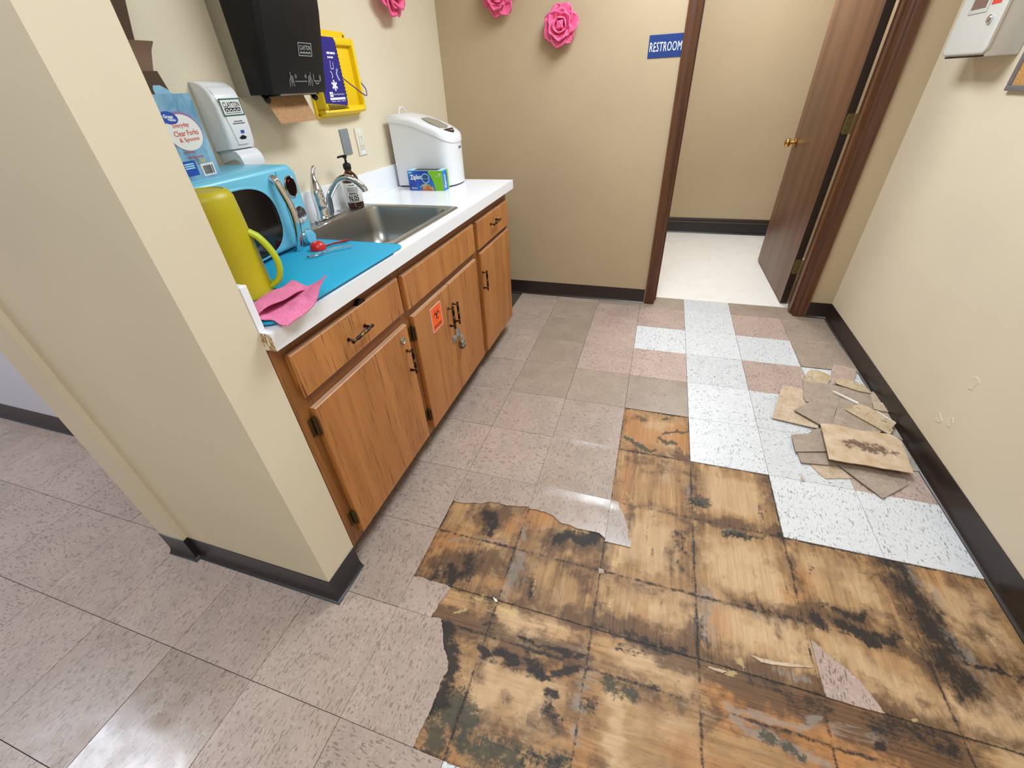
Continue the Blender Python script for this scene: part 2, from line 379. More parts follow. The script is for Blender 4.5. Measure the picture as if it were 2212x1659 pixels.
# measured outlines (metres on the floor plane)
STAINS=[
 ('k',0.026,1,[(-0.7529, -0.4851), (-0.7328, -0.5212), (-0.7236, -0.5664)]),
 ('b',0.06,0.8,[(-0.7859, -0.4942), (-0.7096, -0.4646), (-0.7313, -0.5449)]),
 ('k',0.026,1,[(-0.474, -0.5271), (-0.4295, -0.4919), (-0.3877, -0.5104), (-0.3421, -0.4789)]),
 ('b',0.05,0.8,[(-0.4984, -0.534), (-0.396, -0.5347), (-0.3214, -0.4918)]),
 ('k',0.035,0.75,[(-0.8463, -0.7595), (-0.786, -0.7621), (-0.7447, -0.7372), (-0.7443, -0.6898)]),
 ('b',0.06,0.9,[(-0.8489, -0.74), (-0.7496, -0.7253), (-0.6747, -0.6838)]),
 ('b',0.02,0.8,[(-0.6596, -0.726), (-0.655, -0.685)]),
 ('k',0.028,1,[(-0.7361, -0.9403), (-0.7074, -0.9777), (-0.6754, -1.0116), (-0.6794, -1.0627), (-0.678, -1.105)]),
 ('k',0.018,0.8,[(-0.6908, -1.1374), (-0.6757, -1.1043)]),
 ('g',0.045,1.1,[(-0.6341, -1.1164), (-0.6393, -1.1494), (-0.6427, -1.1842)]),
 ('g',0.03,1,[(-0.6175, -1.1195), (-0.5937, -1.1163)]),
 ('g',0.02,0.8,[(-0.5896, -1.1497), (-0.5743, -1.1745)]),
 ('k',0.022,1,[(-0.547, -0.9501), (-0.5246, -0.9531)]),
 ('k',0.018,0.95,[(-0.6125, -0.9499), (-0.596, -0.9645)]),
 ('k',0.02,0.9,[(-0.4774, -0.9345), (-0.4462, -0.9534), (-0.4151, -0.9757)]),
 ('g',0.02,0.8,[(-0.4581, -0.9476), (-0.4359, -0.973)]),
 ('k',0.012,0.9,[(-0.391, -0.9507), (-0.3598, -0.9325), (-0.3315, -0.9241)]),
 ('k',0.022,0.8,[(-0.3783, -1.048), (-0.3627, -1.0551)]),
 ('k',0.012,0.7,[(-0.3872, -1.0102), (-0.3592, -1.006)]),
 ('b',0.02,0.6,[(-0.5109, -1.0428), (-0.5027, -1.0528)]),
 ('g',0.03,0.9,[(-0.5271, -1.1746), (-0.4655, -1.1665), (-0.4159, -1.1515), (-0.339, -1.142)]),
 ('k',0.02,0.7,[(-0.425, -1.1508), (-0.3731, -1.1455), (-0.3342, -1.1439)]),
 ('g',0.025,0.9,[(-0.2372, -0.9404), (-0.1813, -0.9407)]),
 ('k',0.015,0.7,[(-0.1191, -0.9096), (-0.11, -0.9111)]),
 ('b',0.05,0.9,[(-0.7514, -0.9073), (-0.675, -0.9067), (-0.6043, -0.8966)]),
 ('k',0.02,0.5,[(-0.6861, -0.8202), (-0.6278, -0.8151), (-0.6008, -0.8581), (-0.606, -0.9075)]),
 ('b',0.05,0.9,[(-0.5575, -0.9189), (-0.4811, -0.9212), (-0.3331, -0.8873)]),
 ('k',0.008,0.8,[(-0.5016, -0.8874), (-0.4344, -0.8977), (-0.3275, -0.8904)]),
 ('b',0.05,0.8,[(-0.5967, -0.6684), (-0.5293, -0.7512), (-0.4943, -0.7938)]),
 ('k',0.014,0.6,[(-0.5254, -0.7006), (-0.5123, -0.7701)]),
 ('b',0.045,1,[(-0.3616, -0.7887), (-0.2199, -0.7794), (-0.0941, -0.7931), (-0.0133, -0.7981)]),
 ('k',0.02,0.7,[(-0.2961, -0.7964), (-0.1928, -0.7972), (-0.0462, -0.7983)]),
 ('b',0.05,0.7,[(-0.4997, -0.6341), (-0.4092, -0.6285), (-0.3069, -0.5994)]),
 ('b',0.04,0.7,[(-0.3519, -0.651), (-0.3068, -0.7225), (-0.3041, -0.7774)]),
 ('b',0.05,0.6,[(-0.1633, -0.7885), (-0.0941, -0.7931), (-0.0112, -0.734)]),
 ('b',0.05,0.5,[(-0.2797, -0.9088), (-0.183, -0.92), (-0.0476, -0.9174)]),
 ('k',0.02,0.5,[(-0.2738, -1.0129), (-0.2678, -0.9911)]),
 ('b',0.04,0.5,[(-0.2827, -1.0427), (-0.2513, -1.1053)]),
 ('b',0.06,0.6,[(-0.558, -1.144), (-0.4242, -1.1222), (-0.3689, -1.0685)]),
 ('p',0.05,1,[(-0.5661, -0.8589), (-0.4983, -0.8605), (-0.4024, -0.8533)]),
 ('p',0.08,0.8,[(-0.5541, -1.0212), (-0.4484, -1.0367), (-0.4094, -1.0374)]),
 ('p',0.06,0.7,[(-0.5702, -1.0477), (-0.5627, -1.107)]),
 ('p',0.03,1,[(-0.2099, -0.9779), (-0.2037, -1.0377), (-0.2025, -1.0906)]),
 ('p',0.07,0.8,[(-0.1701, -0.6773), (-0.0962, -0.6787), (-0.0196, -0.6841)]),
 ('p',0.06,0.7,[(-0.1834, -0.4604), (-0.1342, -0.4964), (-0.1328, -0.5367)]),
 ('p',0.06,0.9,[(-0.1883, -0.8542), (-0.1162, -0.8606), (-0.0561, -0.8607)]),
 ('p',0.06,0.5,[(-0.1544, -1.0042), (-0.0693, -1.0155)]),
 ('p',0.04,0.5,[(-0.6494, -0.498), (-0.6067, -0.478)]),
 ('p',0.04,0.5,[(-0.4419, -0.7261), (-0.3885, -0.7345)]),
 ('o',0.05,0.8,[(-0.6384, -0.5111), (-0.5466, -0.4448)]),
 ('o',0.05,0.7,[(-0.8968, -0.6975), (-0.8816, -0.6414), (-0.7942, -0.6169)]),
 ('o',0.04,0.7,[(-0.4171, -0.9262), (-0.3378, -0.9168)]),
 ('o',0.05,0.6,[(-0.6473, -0.7606), (-0.5842, -0.767)]),
 ('o',0.05,0.6,[(-0.3011, -1.0669), (-0.2798, -1.1139)]),
 ('o',0.05,0.6,[(-0.6559, -1.2169), (-0.611, -1.2104)]),
 ('h',0.025,0.9,[(-0.5809, -0.6366), (-0.5891, -0.6929), (-0.5861, -0.7796)]),
 ('h',0.018,0.8,[(-0.3044, -0.9385), (-0.302, -1.0094), (-0.3022, -1.0855)]),
 ('h',0.02,0.6,[(-0.5262, -0.628), (-0.5423, -0.7054)]),
 ('h',0.012,0.8,[(-0.8503, -0.6326), (-0.7406, -0.6132), (-0.6645, -0.5992)]),
 ('h',0.015,0.7,[(-0.6238, -0.4909), (-0.5821, -0.5649)]),
 ('h',0.012,0.8,[(-0.6075, -0.9631), (-0.6058, -0.9958)]),
 ('h',0.014,0.7,[(-0.3551, -0.8793), (-0.3235, -0.8845)]),
 ('h',0.014,0.5,[(-0.0478, -0.9336), (-0.0306, -0.9364)]),
 ('h',0.015,0.5,[(-0.5693, -1.1399), (-0.5382, -1.1454)]),
 ('y',0.012,1.2,[(-0.5857, -0.8259), (-0.5393, -0.8265)]),
 ('y',0.008,1.2,[(-0.2445, -0.4921), (-0.2448, -0.5206), (-0.2562, -0.5549)]),
 ('y',0.012,1.1,[(-0.2566, -0.5516), (-0.2495, -0.5631)]),
 ('y',0.006,1.1,[(-0.2565, -0.6847), (-0.2612, -0.7151)]),
 ('y',0.007,1,[(-0.6752, -0.8171), (-0.6541, -0.8169)]),
 ('y',0.007,0.9,[(-0.723, -0.8769), (-0.7043, -0.8574)]),
 ('y',0.005,0.8,[(-0.5085, -0.6957), (-0.5027, -0.7732)]),
 ('y',0.006,1,[(-0.2528, -0.2427), (-0.2222, -0.2882)]),
 ('y',0.005,0.8,[(-0.2503, -0.2501), (-0.2199, -0.2952)]),
 ('p',0.085,1,[(0.1133, -0.4467), (0.1868, -0.4519), (0.2212, -0.4982)]),
 ('p',0.06,0.8,[(0.1025, -0.5076), (0.2146, -0.5413)]),
 ('p',0.07,0.9,[(0.1349, -0.6726), (0.2323, -0.6643), (0.254, -0.6919)]),
 ('p',0.05,0.7,[(0.0889, -0.6602), (0.089, -0.7111)]),
 ('p',0.07,0.6,[(0.3842, -0.4022), (0.5013, -0.4181)]),
 ('p',0.05,0.6,[(0.4756, -0.4254), (0.5098, -0.4678)]),
 ('p',0.06,0.7,[(0.368, -0.6632), (0.4042, -0.6847), (0.4477, -0.7405)]),
 ('p',0.07,0.7,[(0.469, -0.7342), (0.5581, -0.7475), (0.6274, -0.7533), (0.6825, -0.7834)]),
 ('p',0.04,0.5,[(0.6978, -0.7506), (0.7096, -0.789)]),
 ('p',0.05,0.6,[(-0.0728, -0.9923), (-0.0321, -1.0052)]),
 ('p',0.05,0.5,[(0.0444, -0.596), (0.0254, -0.668)]),
 ('k',0.045,0.75,[(0.6241, -0.3277), (0.6302, -0.4047), (0.6576, -0.4742), (0.6508, -0.5567)]),
 ('k',0.05,0.75,[(0.6597, -0.5445), (0.6552, -0.6153), (0.6718, -0.6659)]),
 ('b',0.07,0.9,[(0.6113, -0.3376), (0.6327, -0.46), (0.6554, -0.5553), (0.6694, -0.6541)]),
 ('h',0.02,0.8,[(0.6587, -0.3366), (0.6674, -0.3765)]),
 ('h',0.02,0.8,[(0.7203, -0.3903), (0.7199, -0.4348)]),
 ('h',0.025,0.8,[(0.6872, -0.5364), (0.7055, -0.5689), (0.7035, -0.6441)]),
 ('h',0.015,0.7,[(0.6422, -0.3162), (0.6715, -0.3268)]),
 ('k',0.02,0.9,[(0.3448, -0.5962), (0.4076, -0.5933), (0.4502, -0.5958), (0.5593, -0.5834)]),
 ('k',0.013,1.3,[(0.461, -0.617), (0.4854, -0.6194)]),
 ('k',0.012,0.9,[(0.4439, -0.5877), (0.4813, -0.5917), (0.515, -0.5916)]),
 ('k',0.013,0.8,[(0.3762, -0.5395), (0.4193, -0.5485), (0.4461, -0.5487), (0.4832, -0.5274)]),
 ('b',0.05,0.8,[(0.3463, -0.5697), (0.4597, -0.5629), (0.5687, -0.5563)]),
 ('g',0.02,0.6,[(0.5687, -0.5563), (0.5856, -0.59), (0.612, -0.6055)]),
 ('b',0.035,0.8,[(0.1439, -0.5956), (0.2058, -0.5997), (0.2719, -0.5966), (0.3075, -0.6019)]),
 ('k',0.009,0.7,[(0.1489, -0.5942), (0.2247, -0.5996), (0.3069, -0.6047)]),
 ('h',0.02,0.5,[(0.1632, -0.6333), (0.2445, -0.6202), (0.2967, -0.6102)]),
 ('b',0.04,0.9,[(0.5502, -0.6098), (0.5859, -0.6222), (0.6067, -0.66)]),
 ('k',0.025,0.6,[(0.5974, -0.6234), (0.6191, -0.6478), (0.6629, -0.6519)]),
 ('b',0.06,0.6,[(0.7645, -0.5235), (0.8167, -0.5363), (0.8618, -0.5412)]),
 ('b',0.06,0.6,[(0.6967, -0.5897), (0.7658, -0.6045), (0.8312, -0.6021)]),
 ('k',0.006,0.9,[(0.699, -0.6024), (0.7635, -0.6094), (0.8287, -0.607)]),
 ('b',0.07,0.5,[(0.8199, -0.3503), (0.8263, -0.4306)]),
 ('b',0.05,0.5,[(0.7282, -0.6852), (0.789, -0.6863)]),
 ('b',0.06,1.1,[(0.117, -0.826), (0.1895, -0.8171), (0.2535, -0.8224), (0.3485, -0.8177)]),
 ('k',0.025,0.55,[(0.139, -0.8195), (0.2061, -0.8163), (0.2409, -0.8459), (0.3099, -0.8175)]),
 ('b',0.07,1.1,[(0.3625, -0.8362), (0.4561, -0.8302), (0.5223, -0.8419), (0.5868, -0.8493)]),
 ('k',0.04,0.6,[(0.4211, -0.8261), (0.5071, -0.8361), (0.5725, -0.8437)]),
 ('o',0.09,1.2,[(0.2873, -0.8808), (0.3692, -0.8775), (0.4405, -0.8767), (0.4849, -0.8963)]),
 ('o',0.05,1,[(0.0671, -0.9055), (0.1603, -0.9004), (0.2725, -0.896)]),
 ('o',0.08,0.9,[(0.2794, -0.9454), (0.3903, -0.9249)]),
 ('o',0.05,0.6,[(0.3255, -0.444), (0.2951, -0.5239)]),
 ('o',0.05,0.5,[(0.0707, -0.7065), (0.0552, -0.6594)]),
 ('h',0.008,1.3,[(0.0759, -0.899), (0.1449, -0.8975), (0.1964, -0.8952), (0.228, -0.8912), (0.2805, -0.8607)]),
 ('h',0.012,1.3,[(0.082, -0.9201), (0.1201, -0.9345), (0.1694, -0.9411), (0.2266, -0.9547), (0.2866, -0.9595)]),
 ('g',0.012,0.9,[(0.154, -0.9422), (0.2059, -0.9474), (0.2399, -0.9606)]),
 ('h',0.012,0.6,[(0.3156, -0.8723), (0.4285, -0.8597)]),
 ('k',0.012,0.9,[(0.4157, -0.8774), (0.4249, -0.8764)]),
 ('k',0.008,0.6,[(0.1458, -0.9586), (0.1512, -0.9604)]),
 ('b',0.02,0.7,[(0.554, -0.7487), (0.5647, -0.7494)]),
 ('b',0.03,0.9,[(0.0088, -0.3021), (0.1039, -0.2952), (0.1614, -0.2984), (0.2954, -0.2982)]),
 ('g',0.014,1.1,[(0.1063, -0.3363), (0.1568, -0.3406), (0.191, -0.3347)]),
 ('k',0.01,0.8,[(0.117, -0.3445), (0.1733, -0.3433), (0.2954, -0.2982)]),
 ('h',0.01,0.9,[(0.1129, -0.3271), (0.1297, -0.3298)]),
 ('g',0.03,0.8,[(-0.0072, -0.224), (0.0428, -0.2188)]),
 ('k',0.014,0.7,[(-0.0525, -0.3956), (-0.0409, -0.3997)]),
 ('k',0.012,0.7,[(-0.0332, -0.4612), (-0.0276, -0.463)]),
 ('b',0.05,0.6,[(-0.0394, -0.2832), (0.0012, -0.3507)]),
 ('k',0.012,0.6,[(-0.0532, -0.5137), (-0.0425, -0.5363)]),
 ('h',0.03,0.8,[(0.0249, -0.5783), (0.0254, -0.668), (0.0269, -0.7292)]),
 ('k',0.02,0.5,[(0.0168, -0.742), (0.0329, -0.7848)]),
 ('b',0.05,0.8,[(-0.0737, -0.8207), (0.0181, -0.8073), (0.1141, -0.8141)]),
 ('b',0.05,0.6,[(0.0344, -0.761), (0.0794, -0.7665)]),
 ('k',0.02,0.45,[(0.0055, -0.6738), (0.012, -0.7434)]),
 ('h',0.012,0.8,[(0.2146, -0.7671), (0.2475, -0.7704), (0.2799, -0.7736)]),
 ('h',0.012,0.6,[(0.0037, -0.9205), (0.0317, -0.9389)]),
 ('b',0.03,0.7,[(0.2963, -0.7729), (0.2989, -0.7969)]),
 ('y',0.01,1,[(0.1056, -0.7725), (0.114, -0.7768)]),
 ('y',0.012,0.8,[(0.3708, -0.6854), (0.375, -0.6933)]),
 ('y',0.006,1,[(0.0792, -0.818), (0.0968, -0.8149)]),
 ('y',0.006,0.9,[(0.7967, -0.5045), (0.804, -0.5307)]),
 ('y',0.005,0.9,[(0.5091, -0.8016), (0.5164, -0.8012)]),
 ('b',0.03,0.7,[(0.2892, -0.2704), (0.3029, -0.3177)]),
 ('k',0.012,0.6,[(0.3106, -0.3908), (0.3151, -0.4713)]),
 ('b',0.03,0.6,[(0.3117, -0.357), (0.3101, -0.4965)]),
 ('o',0.06,0.9,[(-0.2854, 0.2246), (-0.2136, 0.1262), (-0.1505, 0.106)]),
 ('o',0.05,1.1,[(-0.0517, 0.1809), (-0.0221, 0.1159)]),
 ('g',0.012,1.2,[(-0.1315, 0.111), (-0.0969, 0.0903), (-0.0596, 0.092)]),
 ('g',0.012,1,[(-0.2727, 0.0739), (-0.2012, 0.0453), (-0.1551, 0.0232)]),
 ('g',0.01,1,[(-0.1132, 0.1524), (-0.0131, 0.1972)]),
 ('g',0.01,0.8,[(-0.1231, 0.2529), (-0.0993, 0.2725)]),
 ('b',0.03,0.6,[(-0.2533, 0.2397), (-0.1958, 0.2409)]),
 ('b',0.04,0.8,[(-0.0524, 0.0392), (-0.0027, 0.0087)]),
 ('b',0.06,0.6,[(-0.2469, -0.0565), (-0.1095, -0.0412)]),
 ('b',0.05,0.6,[(0.0026, -0.0525), (0.0102, -0.2287)]),
 ('h',0.015,0.7,[(-0.0097, -0.1344), (-0.0013, -0.1877)]),
 ('k',0.014,0.7,[(0.0041, -0.2217), (0.0354, -0.2304)]),
 ('p',0.06,0.6,[(0.1012, -0.0948), (0.2385, -0.1221)]),
 ('b',0.05,0.7,[(0.2842, 0.0232), (0.3183, -0.0072), (0.3078, -0.1469)]),
 ('b',0.04,0.6,[(0.0073, -0.3127), (0.1678, -0.3071), (0.2827, -0.2976)]),
 ('k',0.03,0.5,[(-0.0547, -0.392), (-0.049, -0.4274)]),
 ('p',0.05,0.6,[(-0.1647, -0.3843), (-0.1354, -0.3361)]),
]
SEAM=[(-0.7766, -0.7976), (-0.4586, -0.8003), (-0.0108, -0.8067), (0.3177, -0.8014), (0.7248, -0.8142)]
FRAG={
 'tan_a':(0,[(0.4781, 0.1013), (0.5758, 0.1191), (0.6178, 0.063), (0.519, 0.0337), (0.4987, 0.0547)]),
 'front_b':(0,[(0.7176, 0.1598), (0.8074, 0.1432), (0.8131, 0.0826), (0.7803, 0.0513), (0.7323, 0.1484)]),
 'front_a':(1,[(0.5758, 0.1271), (0.6471, 0.1574), (0.7278, 0.1413), (0.7808, 0.051), (0.6901, -0.0268)]),
 'left_d':(1,[(0.4393, 0.1631), (0.5021, 0.1948), (0.5645, 0.1933), (0.5797, 0.1226), (0.5319, 0.1098), (0.4407, 0.0994)]),
 'left_e':(2,[(0.4343, 0.2712), (0.5077, 0.2969), (0.5291, 0.3257), (0.5646, 0.3484), (0.5806, 0.29), (0.5565, 0.1909), (0.429, 0.1571)]),
 'greygreen':(0,[(0.9313, 0.4442), (0.921, 0.3609), (0.8935, 0.1771), (0.8508, 0.1656), (0.8875, 0.3646)]),
 'grey_r':(1,[(0.8847, 0.4691), (0.9302, 0.474), (0.9245, 0.4322), (0.888, 0.3581), (0.8477, 0.3794)]),
 'tan_g':(1,[(0.4726, 0.6849), (0.515, 0.6866), (0.5648, 0.6729), (0.5806, 0.6261), (0.622, 0.5174), (0.5579, 0.3516), (0.3751, 0.3837)]),
 'under_g':(0,[(0.4962, 0.3899), (0.5602, 0.3784), (0.5384, 0.3413)]),
 'tan_l':(1,[(0.647, 0.8811), (0.6894, 0.8768), (0.7309, 0.8441), (0.7167, 0.7899), (0.6944, 0.7486), (0.6369, 0.7256), (0.5848, 0.7484), (0.6097, 0.8239)]),
 'pink_m':(1,[(0.7762, 0.9618), (0.8279, 0.9593), (0.8778, 0.937), (0.8302, 0.7999), (0.7665, 0.762), (0.7104, 0.7526), (0.7546, 0.912)]),
 'taupe_h':(2,[(0.5819, 0.7434), (0.6396, 0.746), (0.7082, 0.7434), (0.8019, 0.7149), (0.8688, 0.6982), (0.8402, 0.5728), (0.7789, 0.5496), (0.6987, 0.5597), (0.5497, 0.5494), (0.5467, 0.5848)]),
 'strip_n':(3,[(0.7316, 0.7759), (0.7596, 0.8009), (0.8115, 0.7867), (0.8622, 0.7728), (0.8671, 0.6936), (0.8197, 0.6984), (0.7852, 0.715), (0.7322, 0.7451)]),
 'tan_o':(2,[(0.8693, 0.7066), (0.8866, 0.7234), (0.9018, 0.6383), (0.8857, 0.6187), (0.8496, 0.6096)]),
 'tan_p':(3,[(0.8466, 0.6009), (0.8951, 0.6248), (0.9103, 0.5829), (0.9203, 0.534), (0.8982, 0.5465), (0.8603, 0.5464), (0.8368, 0.5567)]),
 'pink_q':(2,[(0.8381, 0.5723), (0.8655, 0.5553), (0.9064, 0.5525), (0.934, 0.5235), (0.9248, 0.4655), (0.8967, 0.4685), (0.8541, 0.4959)]),
 'taupe_i':(3,[(0.4781, 0.4579), (0.5783, 0.5566), (0.6811, 0.6596), (0.7139, 0.6106), (0.6565, 0.4811), (0.6193, 0.3793), (0.5675, 0.3694)]),
 'taupe_j':(3,[(0.7088, 0.6049), (0.7708, 0.5758), (0.8288, 0.5489), (0.8329, 0.4091), (0.7857, 0.351), (0.714, 0.3518), (0.6133, 0.369)]),
 'strip_k':(4,[(0.6999, 0.5047), (0.7777, 0.5736), (0.8238, 0.54), (0.8511, 0.5068), (0.884, 0.4455), (0.8552, 0.4079), (0.8519, 0.3873), (0.827, 0.355)]),
 'sliver':(4,[(0.6823, 0.6536), (0.6929, 0.6546), (0.7783, 0.5799), (0.7681, 0.5673)]),
 'sliver2':(4,[(0.8309, 0.5285), (0.8369, 0.5271), (0.8866, 0.453), (0.8774, 0.4472)]),
 'big_f':(5,[(0.5549, 0.3429), (0.6059, 0.3528), (0.6528, 0.3482), (0.7047, 0.3386), (0.7779, 0.3448), (0.8308, 0.3458), (0.8535, 0.3112), (0.8425, 0.2228), (0.8269, 0.1128), (0.7793, 0.1157), (0.7208, 0.1121), (0.6396, 0.113), (0.5891, 0.1104), (0.5338, 0.1124)]),
 'chip_a':(0,[(0.4267, 0.0219), (0.4366, -0.0042), (0.421, -0.0059)]),
 'chip_b':(0,[(0.5862, 0.8225), (0.601, 0.8167), (0.5837, 0.766)]),
}
TORN={
 'col-3row-2':[(-0.9184, -0.4706), (-0.8752, -0.4739), (-0.8289, -0.4585), (-0.8001, -0.4559), (-0.7695, -0.4386), (-0.7347, -0.4326), (-0.6965, -0.438), (-0.67, -0.4307), (-0.6357, -0.4256), (-0.6107, -0.4187)],
 'col-2row-2':[(-0.6084, -0.4267), (-0.5723, -0.4253), (-0.5369, -0.4282), (-0.5075, -0.4367), (-0.4757, -0.4588), (-0.4355, -0.4612), (-0.4017, -0.4675), (-0.3636, -0.4645), (-0.3253, -0.4653), (-0.3057, -0.4809)],
 'loose1':[(-0.2995, -0.3042), (-0.2727, -0.3039), (-0.2689, -0.3288), (-0.2515, -0.3534), (-0.2385, -0.3905), (-0.2282, -0.4229), (-0.227, -0.4529), (-0.2133, -0.4712), (-0.255, -0.4815), (-0.3013, -0.4959), (-0.3008, -0.3795)],
 'row-3':[(-0.9123, -0.8054), (-0.8842, -0.8019), (-0.8564, -0.8049), (-0.8314, -0.8028), (-0.8056, -0.803), (-0.7753, -0.8079), (-0.7774, -0.8365), (-0.7896, -0.8636), (-0.7907, -0.887), (-0.795, -0.9095)],
 'row-4':[(-0.795, -0.9095), (-0.7608, -0.909), (-0.7455, -0.9341), (-0.7337, -0.9567), (-0.7188, -0.9826), (-0.7034, -0.9975), (-0.69, -1.0173), (-0.6816, -1.0333), (-0.6886, -1.0534), (-0.6871, -1.0793), (-0.6857, -1.1043), (-0.6871, -1.1333), (-0.6911, -1.1659), (-0.6929, -1.1965), (-0.6952, -1.2154)],
 'tri':[(0.3129, -0.6546), (0.3461, -0.6873), (0.3901, -0.7167), (0.4143, -0.7434), (0.4305, -0.767), (0.4488, -0.804), (0.4111, -0.8058), (0.3696, -0.8055), (0.3158, -0.8043), (0.3129, -0.7307)],
 'curl_px':[(0.0236, -0.816), (0.0613, -0.8137), (0.0722, -0.814), (0.0606, -0.8218), (0.0256, -0.819)],
 'curl2':[(0.1405, -0.75), (0.1644, -0.7521), (0.1992, -0.7509), (0.2519, -0.7421), (0.2996, -0.7347), (0.2943, -0.7397), (0.2415, -0.7527), (0.1977, -0.7603), (0.1672, -0.7626)],
 'chip1':[(-0.3125, -0.6032), (-0.2948, -0.6047), (-0.292, -0.6169), (-0.3071, -0.6212)],
 'chip2':[(-0.6286, -0.7985), (-0.6144, -0.8014), (-0.6073, -0.8082), (-0.616, -0.8107)],
}
# ================================================================== STRUCTURE
S = 0.3048
XL, XR, YB = -1.71, 0.896, 1.597
XP, YP0, YP1 = -1.12, -0.947, -0.816          # partition: right face, front face, back face
HX, HY, FY = -4.7, -0.597, -3.4               # hall end wall, hall side wall, wall behind the camera
TR = -0.003

floor = struct('floor', MB().box(HX - .1, XR + .1, FY - .1, 1.715, -0.06, -0.0062), M['grout'])
wl = struct('wall_left', MB().box(XL - .13, XL, YP1, 1.712, 0, CEIL), M['cream'])
wp = struct('wall_partition', MB().box(XL - .13, XP, YP0, YP1, 0, CEIL).box(XL - .13, -1.722, YP0 - .015, YP0, 0, CEIL), M['cream'])
wb = struct('wall_back', MB().box(XL - .13, -0.232, YB, 1.712, 0, CEIL).box(0.712, XR, YB, 1.712, 0, CEIL).box(-0.232, 0.712, YB, 1.712, 2.08, CEIL), M['tan'])
wr = struct('wall_right', MB().box(XR, XR + .1, FY, 1.712, 0, CEIL), M['cream_r'])
struct('wall_hall', MB().box(HX, XL - .13, HY, HY + .1, 0, CEIL), M['hall'])
struct('wall_hall_end', MB().box(HX - .1, HX, FY, HY + .1, 0, CEIL), M['hall'])
struct('wall_front', MB().box(HX, XR, FY - .1, FY, 0, CEIL), M['cream'])
struct('ceiling', MB().box(HX - .1, XR + .1, FY - .1, 1.712, CEIL, CEIL + .08).box(-1.1, 1.75, 1.712, 3.6, CEIL, CEIL + .08), M['ceil'])
# restroom shell
struct('floor_restroom', MB().box(-1.0, 1.02, 1.715, 3.475, -0.06, 0.0006), M['rest'])
struct('wall_restroom_back', MB().box(-1.1, 1.12, 3.475, 3.58, 0, CEIL), M['tan'])
struct('wall_restroom_left', MB().box(-1.1, -1.0, 1.712, 3.475, 0, CEIL), M['tan'])
struct('wall_restroom_right', MB().box(1.02, 1.12, 1.712, 3.475, 0, CEIL), M['tan'])

# peeled paint blisters on the right wall
for (y, z, w, h, sd) in ((0.235, 0.405, 0.055, 0.075, 1), (0.275, 0.205, 0.06, 0.05, 2), (0.215, 0.235, 0.05, 0.05, 3)):
    rr = random.Random(sd); pts = []
    for k in range(14):
        t = 2 * math.pi * k / 14; q = 0.55 + 0.45 * rr.random(); pts.append((w * .5 * q * math.cos(t), h * .5 * q * math.sin(t)))
    mb = MB(); fr = RW(y, z); mb.loft([[P(fr, a, b, 0) for a, b in pts], [P(fr, a * .85, b * .85, .0016) for a, b in pts], [P(fr, a * .45, b * .45, .0008) for a, b in pts]])
    obj('paint_blister', mb, M['cream_r'], wr, 25)

# cove base: swept along the wall with mitred corners
COVE = [(0.0, 0.103), (0.003, 0.102), (0.0035, 0.024), (0.006, 0.012), (0.011, 0.004), (0.017, 0.0006), (0.017, -0.003), (0.0, -0.003)]
def sweep(path, prof, side=1):
    path = [Vector((p[0], p[1], 0)) for p in path]; rings = []
    for i, p in enumerate(path):
        d0 = (p - path[i - 1]).normalized() if i else None; d1 = (path[i + 1] - p).normalized() if i < len(path) - 1 else None
        n = lambda d: Vector((-d.y, d.x, 0)) * side
        if d0 is None: o = n(d1)
        elif d1 is None: o = n(d0)
        else:
            a, b = n(d0), n(d1); o = (a + b) / (1 + a.dot(b))
        rings.append([p + o * w + Vector((0, 0, h)) for w, h in prof])
    return MB().loft(rings)
struct('baseboard_back', sweep([(-1.70, YB), (-0.286, YB)], COVE, -1), M['vinyl'], smooth=50)
struct('baseboard_right', sweep([(0.772, YB), (XR, YB), (XR, FY)], COVE, -1), M['vinyl'], smooth=50)
struct('baseboard_partition', sweep([(XL - .13, YP0 - .015), (-1.722, YP0 - .015), (-1.722, YP0), (XP, YP0), (XP, YP1 - .002)], COVE, -1), M['vinyl_k'], smooth=50)
struct('baseboard_hall', sweep([(HX, HY), (XL - .13, HY)], COVE, -1), M['vinyl_k'], smooth=50)
br = struct('baseboard_restroom', sweep([(-1.0, 3.475), (1.02, 3.475)], COVE, -1), M['vinyl_k'], smooth=50)
obj('wood_cap', sweep([(-1.0, 3.475), (1.02, 3.475)], [(0, .152), (.006, .152), (.008, .146), (.012, .138), (.012, .118), (.016, .112), (.016, .104), (0, .104)], -1), M['darkwood'], br, 30)

# door casing
CAS = [(0, 0), (0, .010), (.012, .016), (.020, .014), (.028, .018), (.050, .018), (.062, .014), (.070, .016), (.070, 0)]
def casing_mesh(x0, flip):
    mb = MB(); f = -1 if flip else 1
    r = [[(x0 + f * a, YB - b, z) for a, b in CAS] for z in (0.0, 2.14)]
    return mb.loft(r)
t1 = struct('trim_1', casing_mesh(-0.211, True), M['mahog'], smooth=30)
t2 = struct('trim_2', casing_mesh(0.695, False), M['mahog'], smooth=30)
struct('trim_3', MB().rbox(-0.281, 0.765, YB - .017, YB, 2.06, 2.14, .004), M['mahog'])
struct('trim_4', MB().box(-0.232, -0.213, YB + .001, 1.712, 0, 2.08).box(-.213, -.2, 1.66, 1.70, 0, 2.06), M['mahog'])
struct('trim_5', MB().box(0.692, 0.712, YB + .001, 1.735, 0, 2.08).box(0.680, .692, 1.625, 1.665, 0, 2.06), M['mahog'])
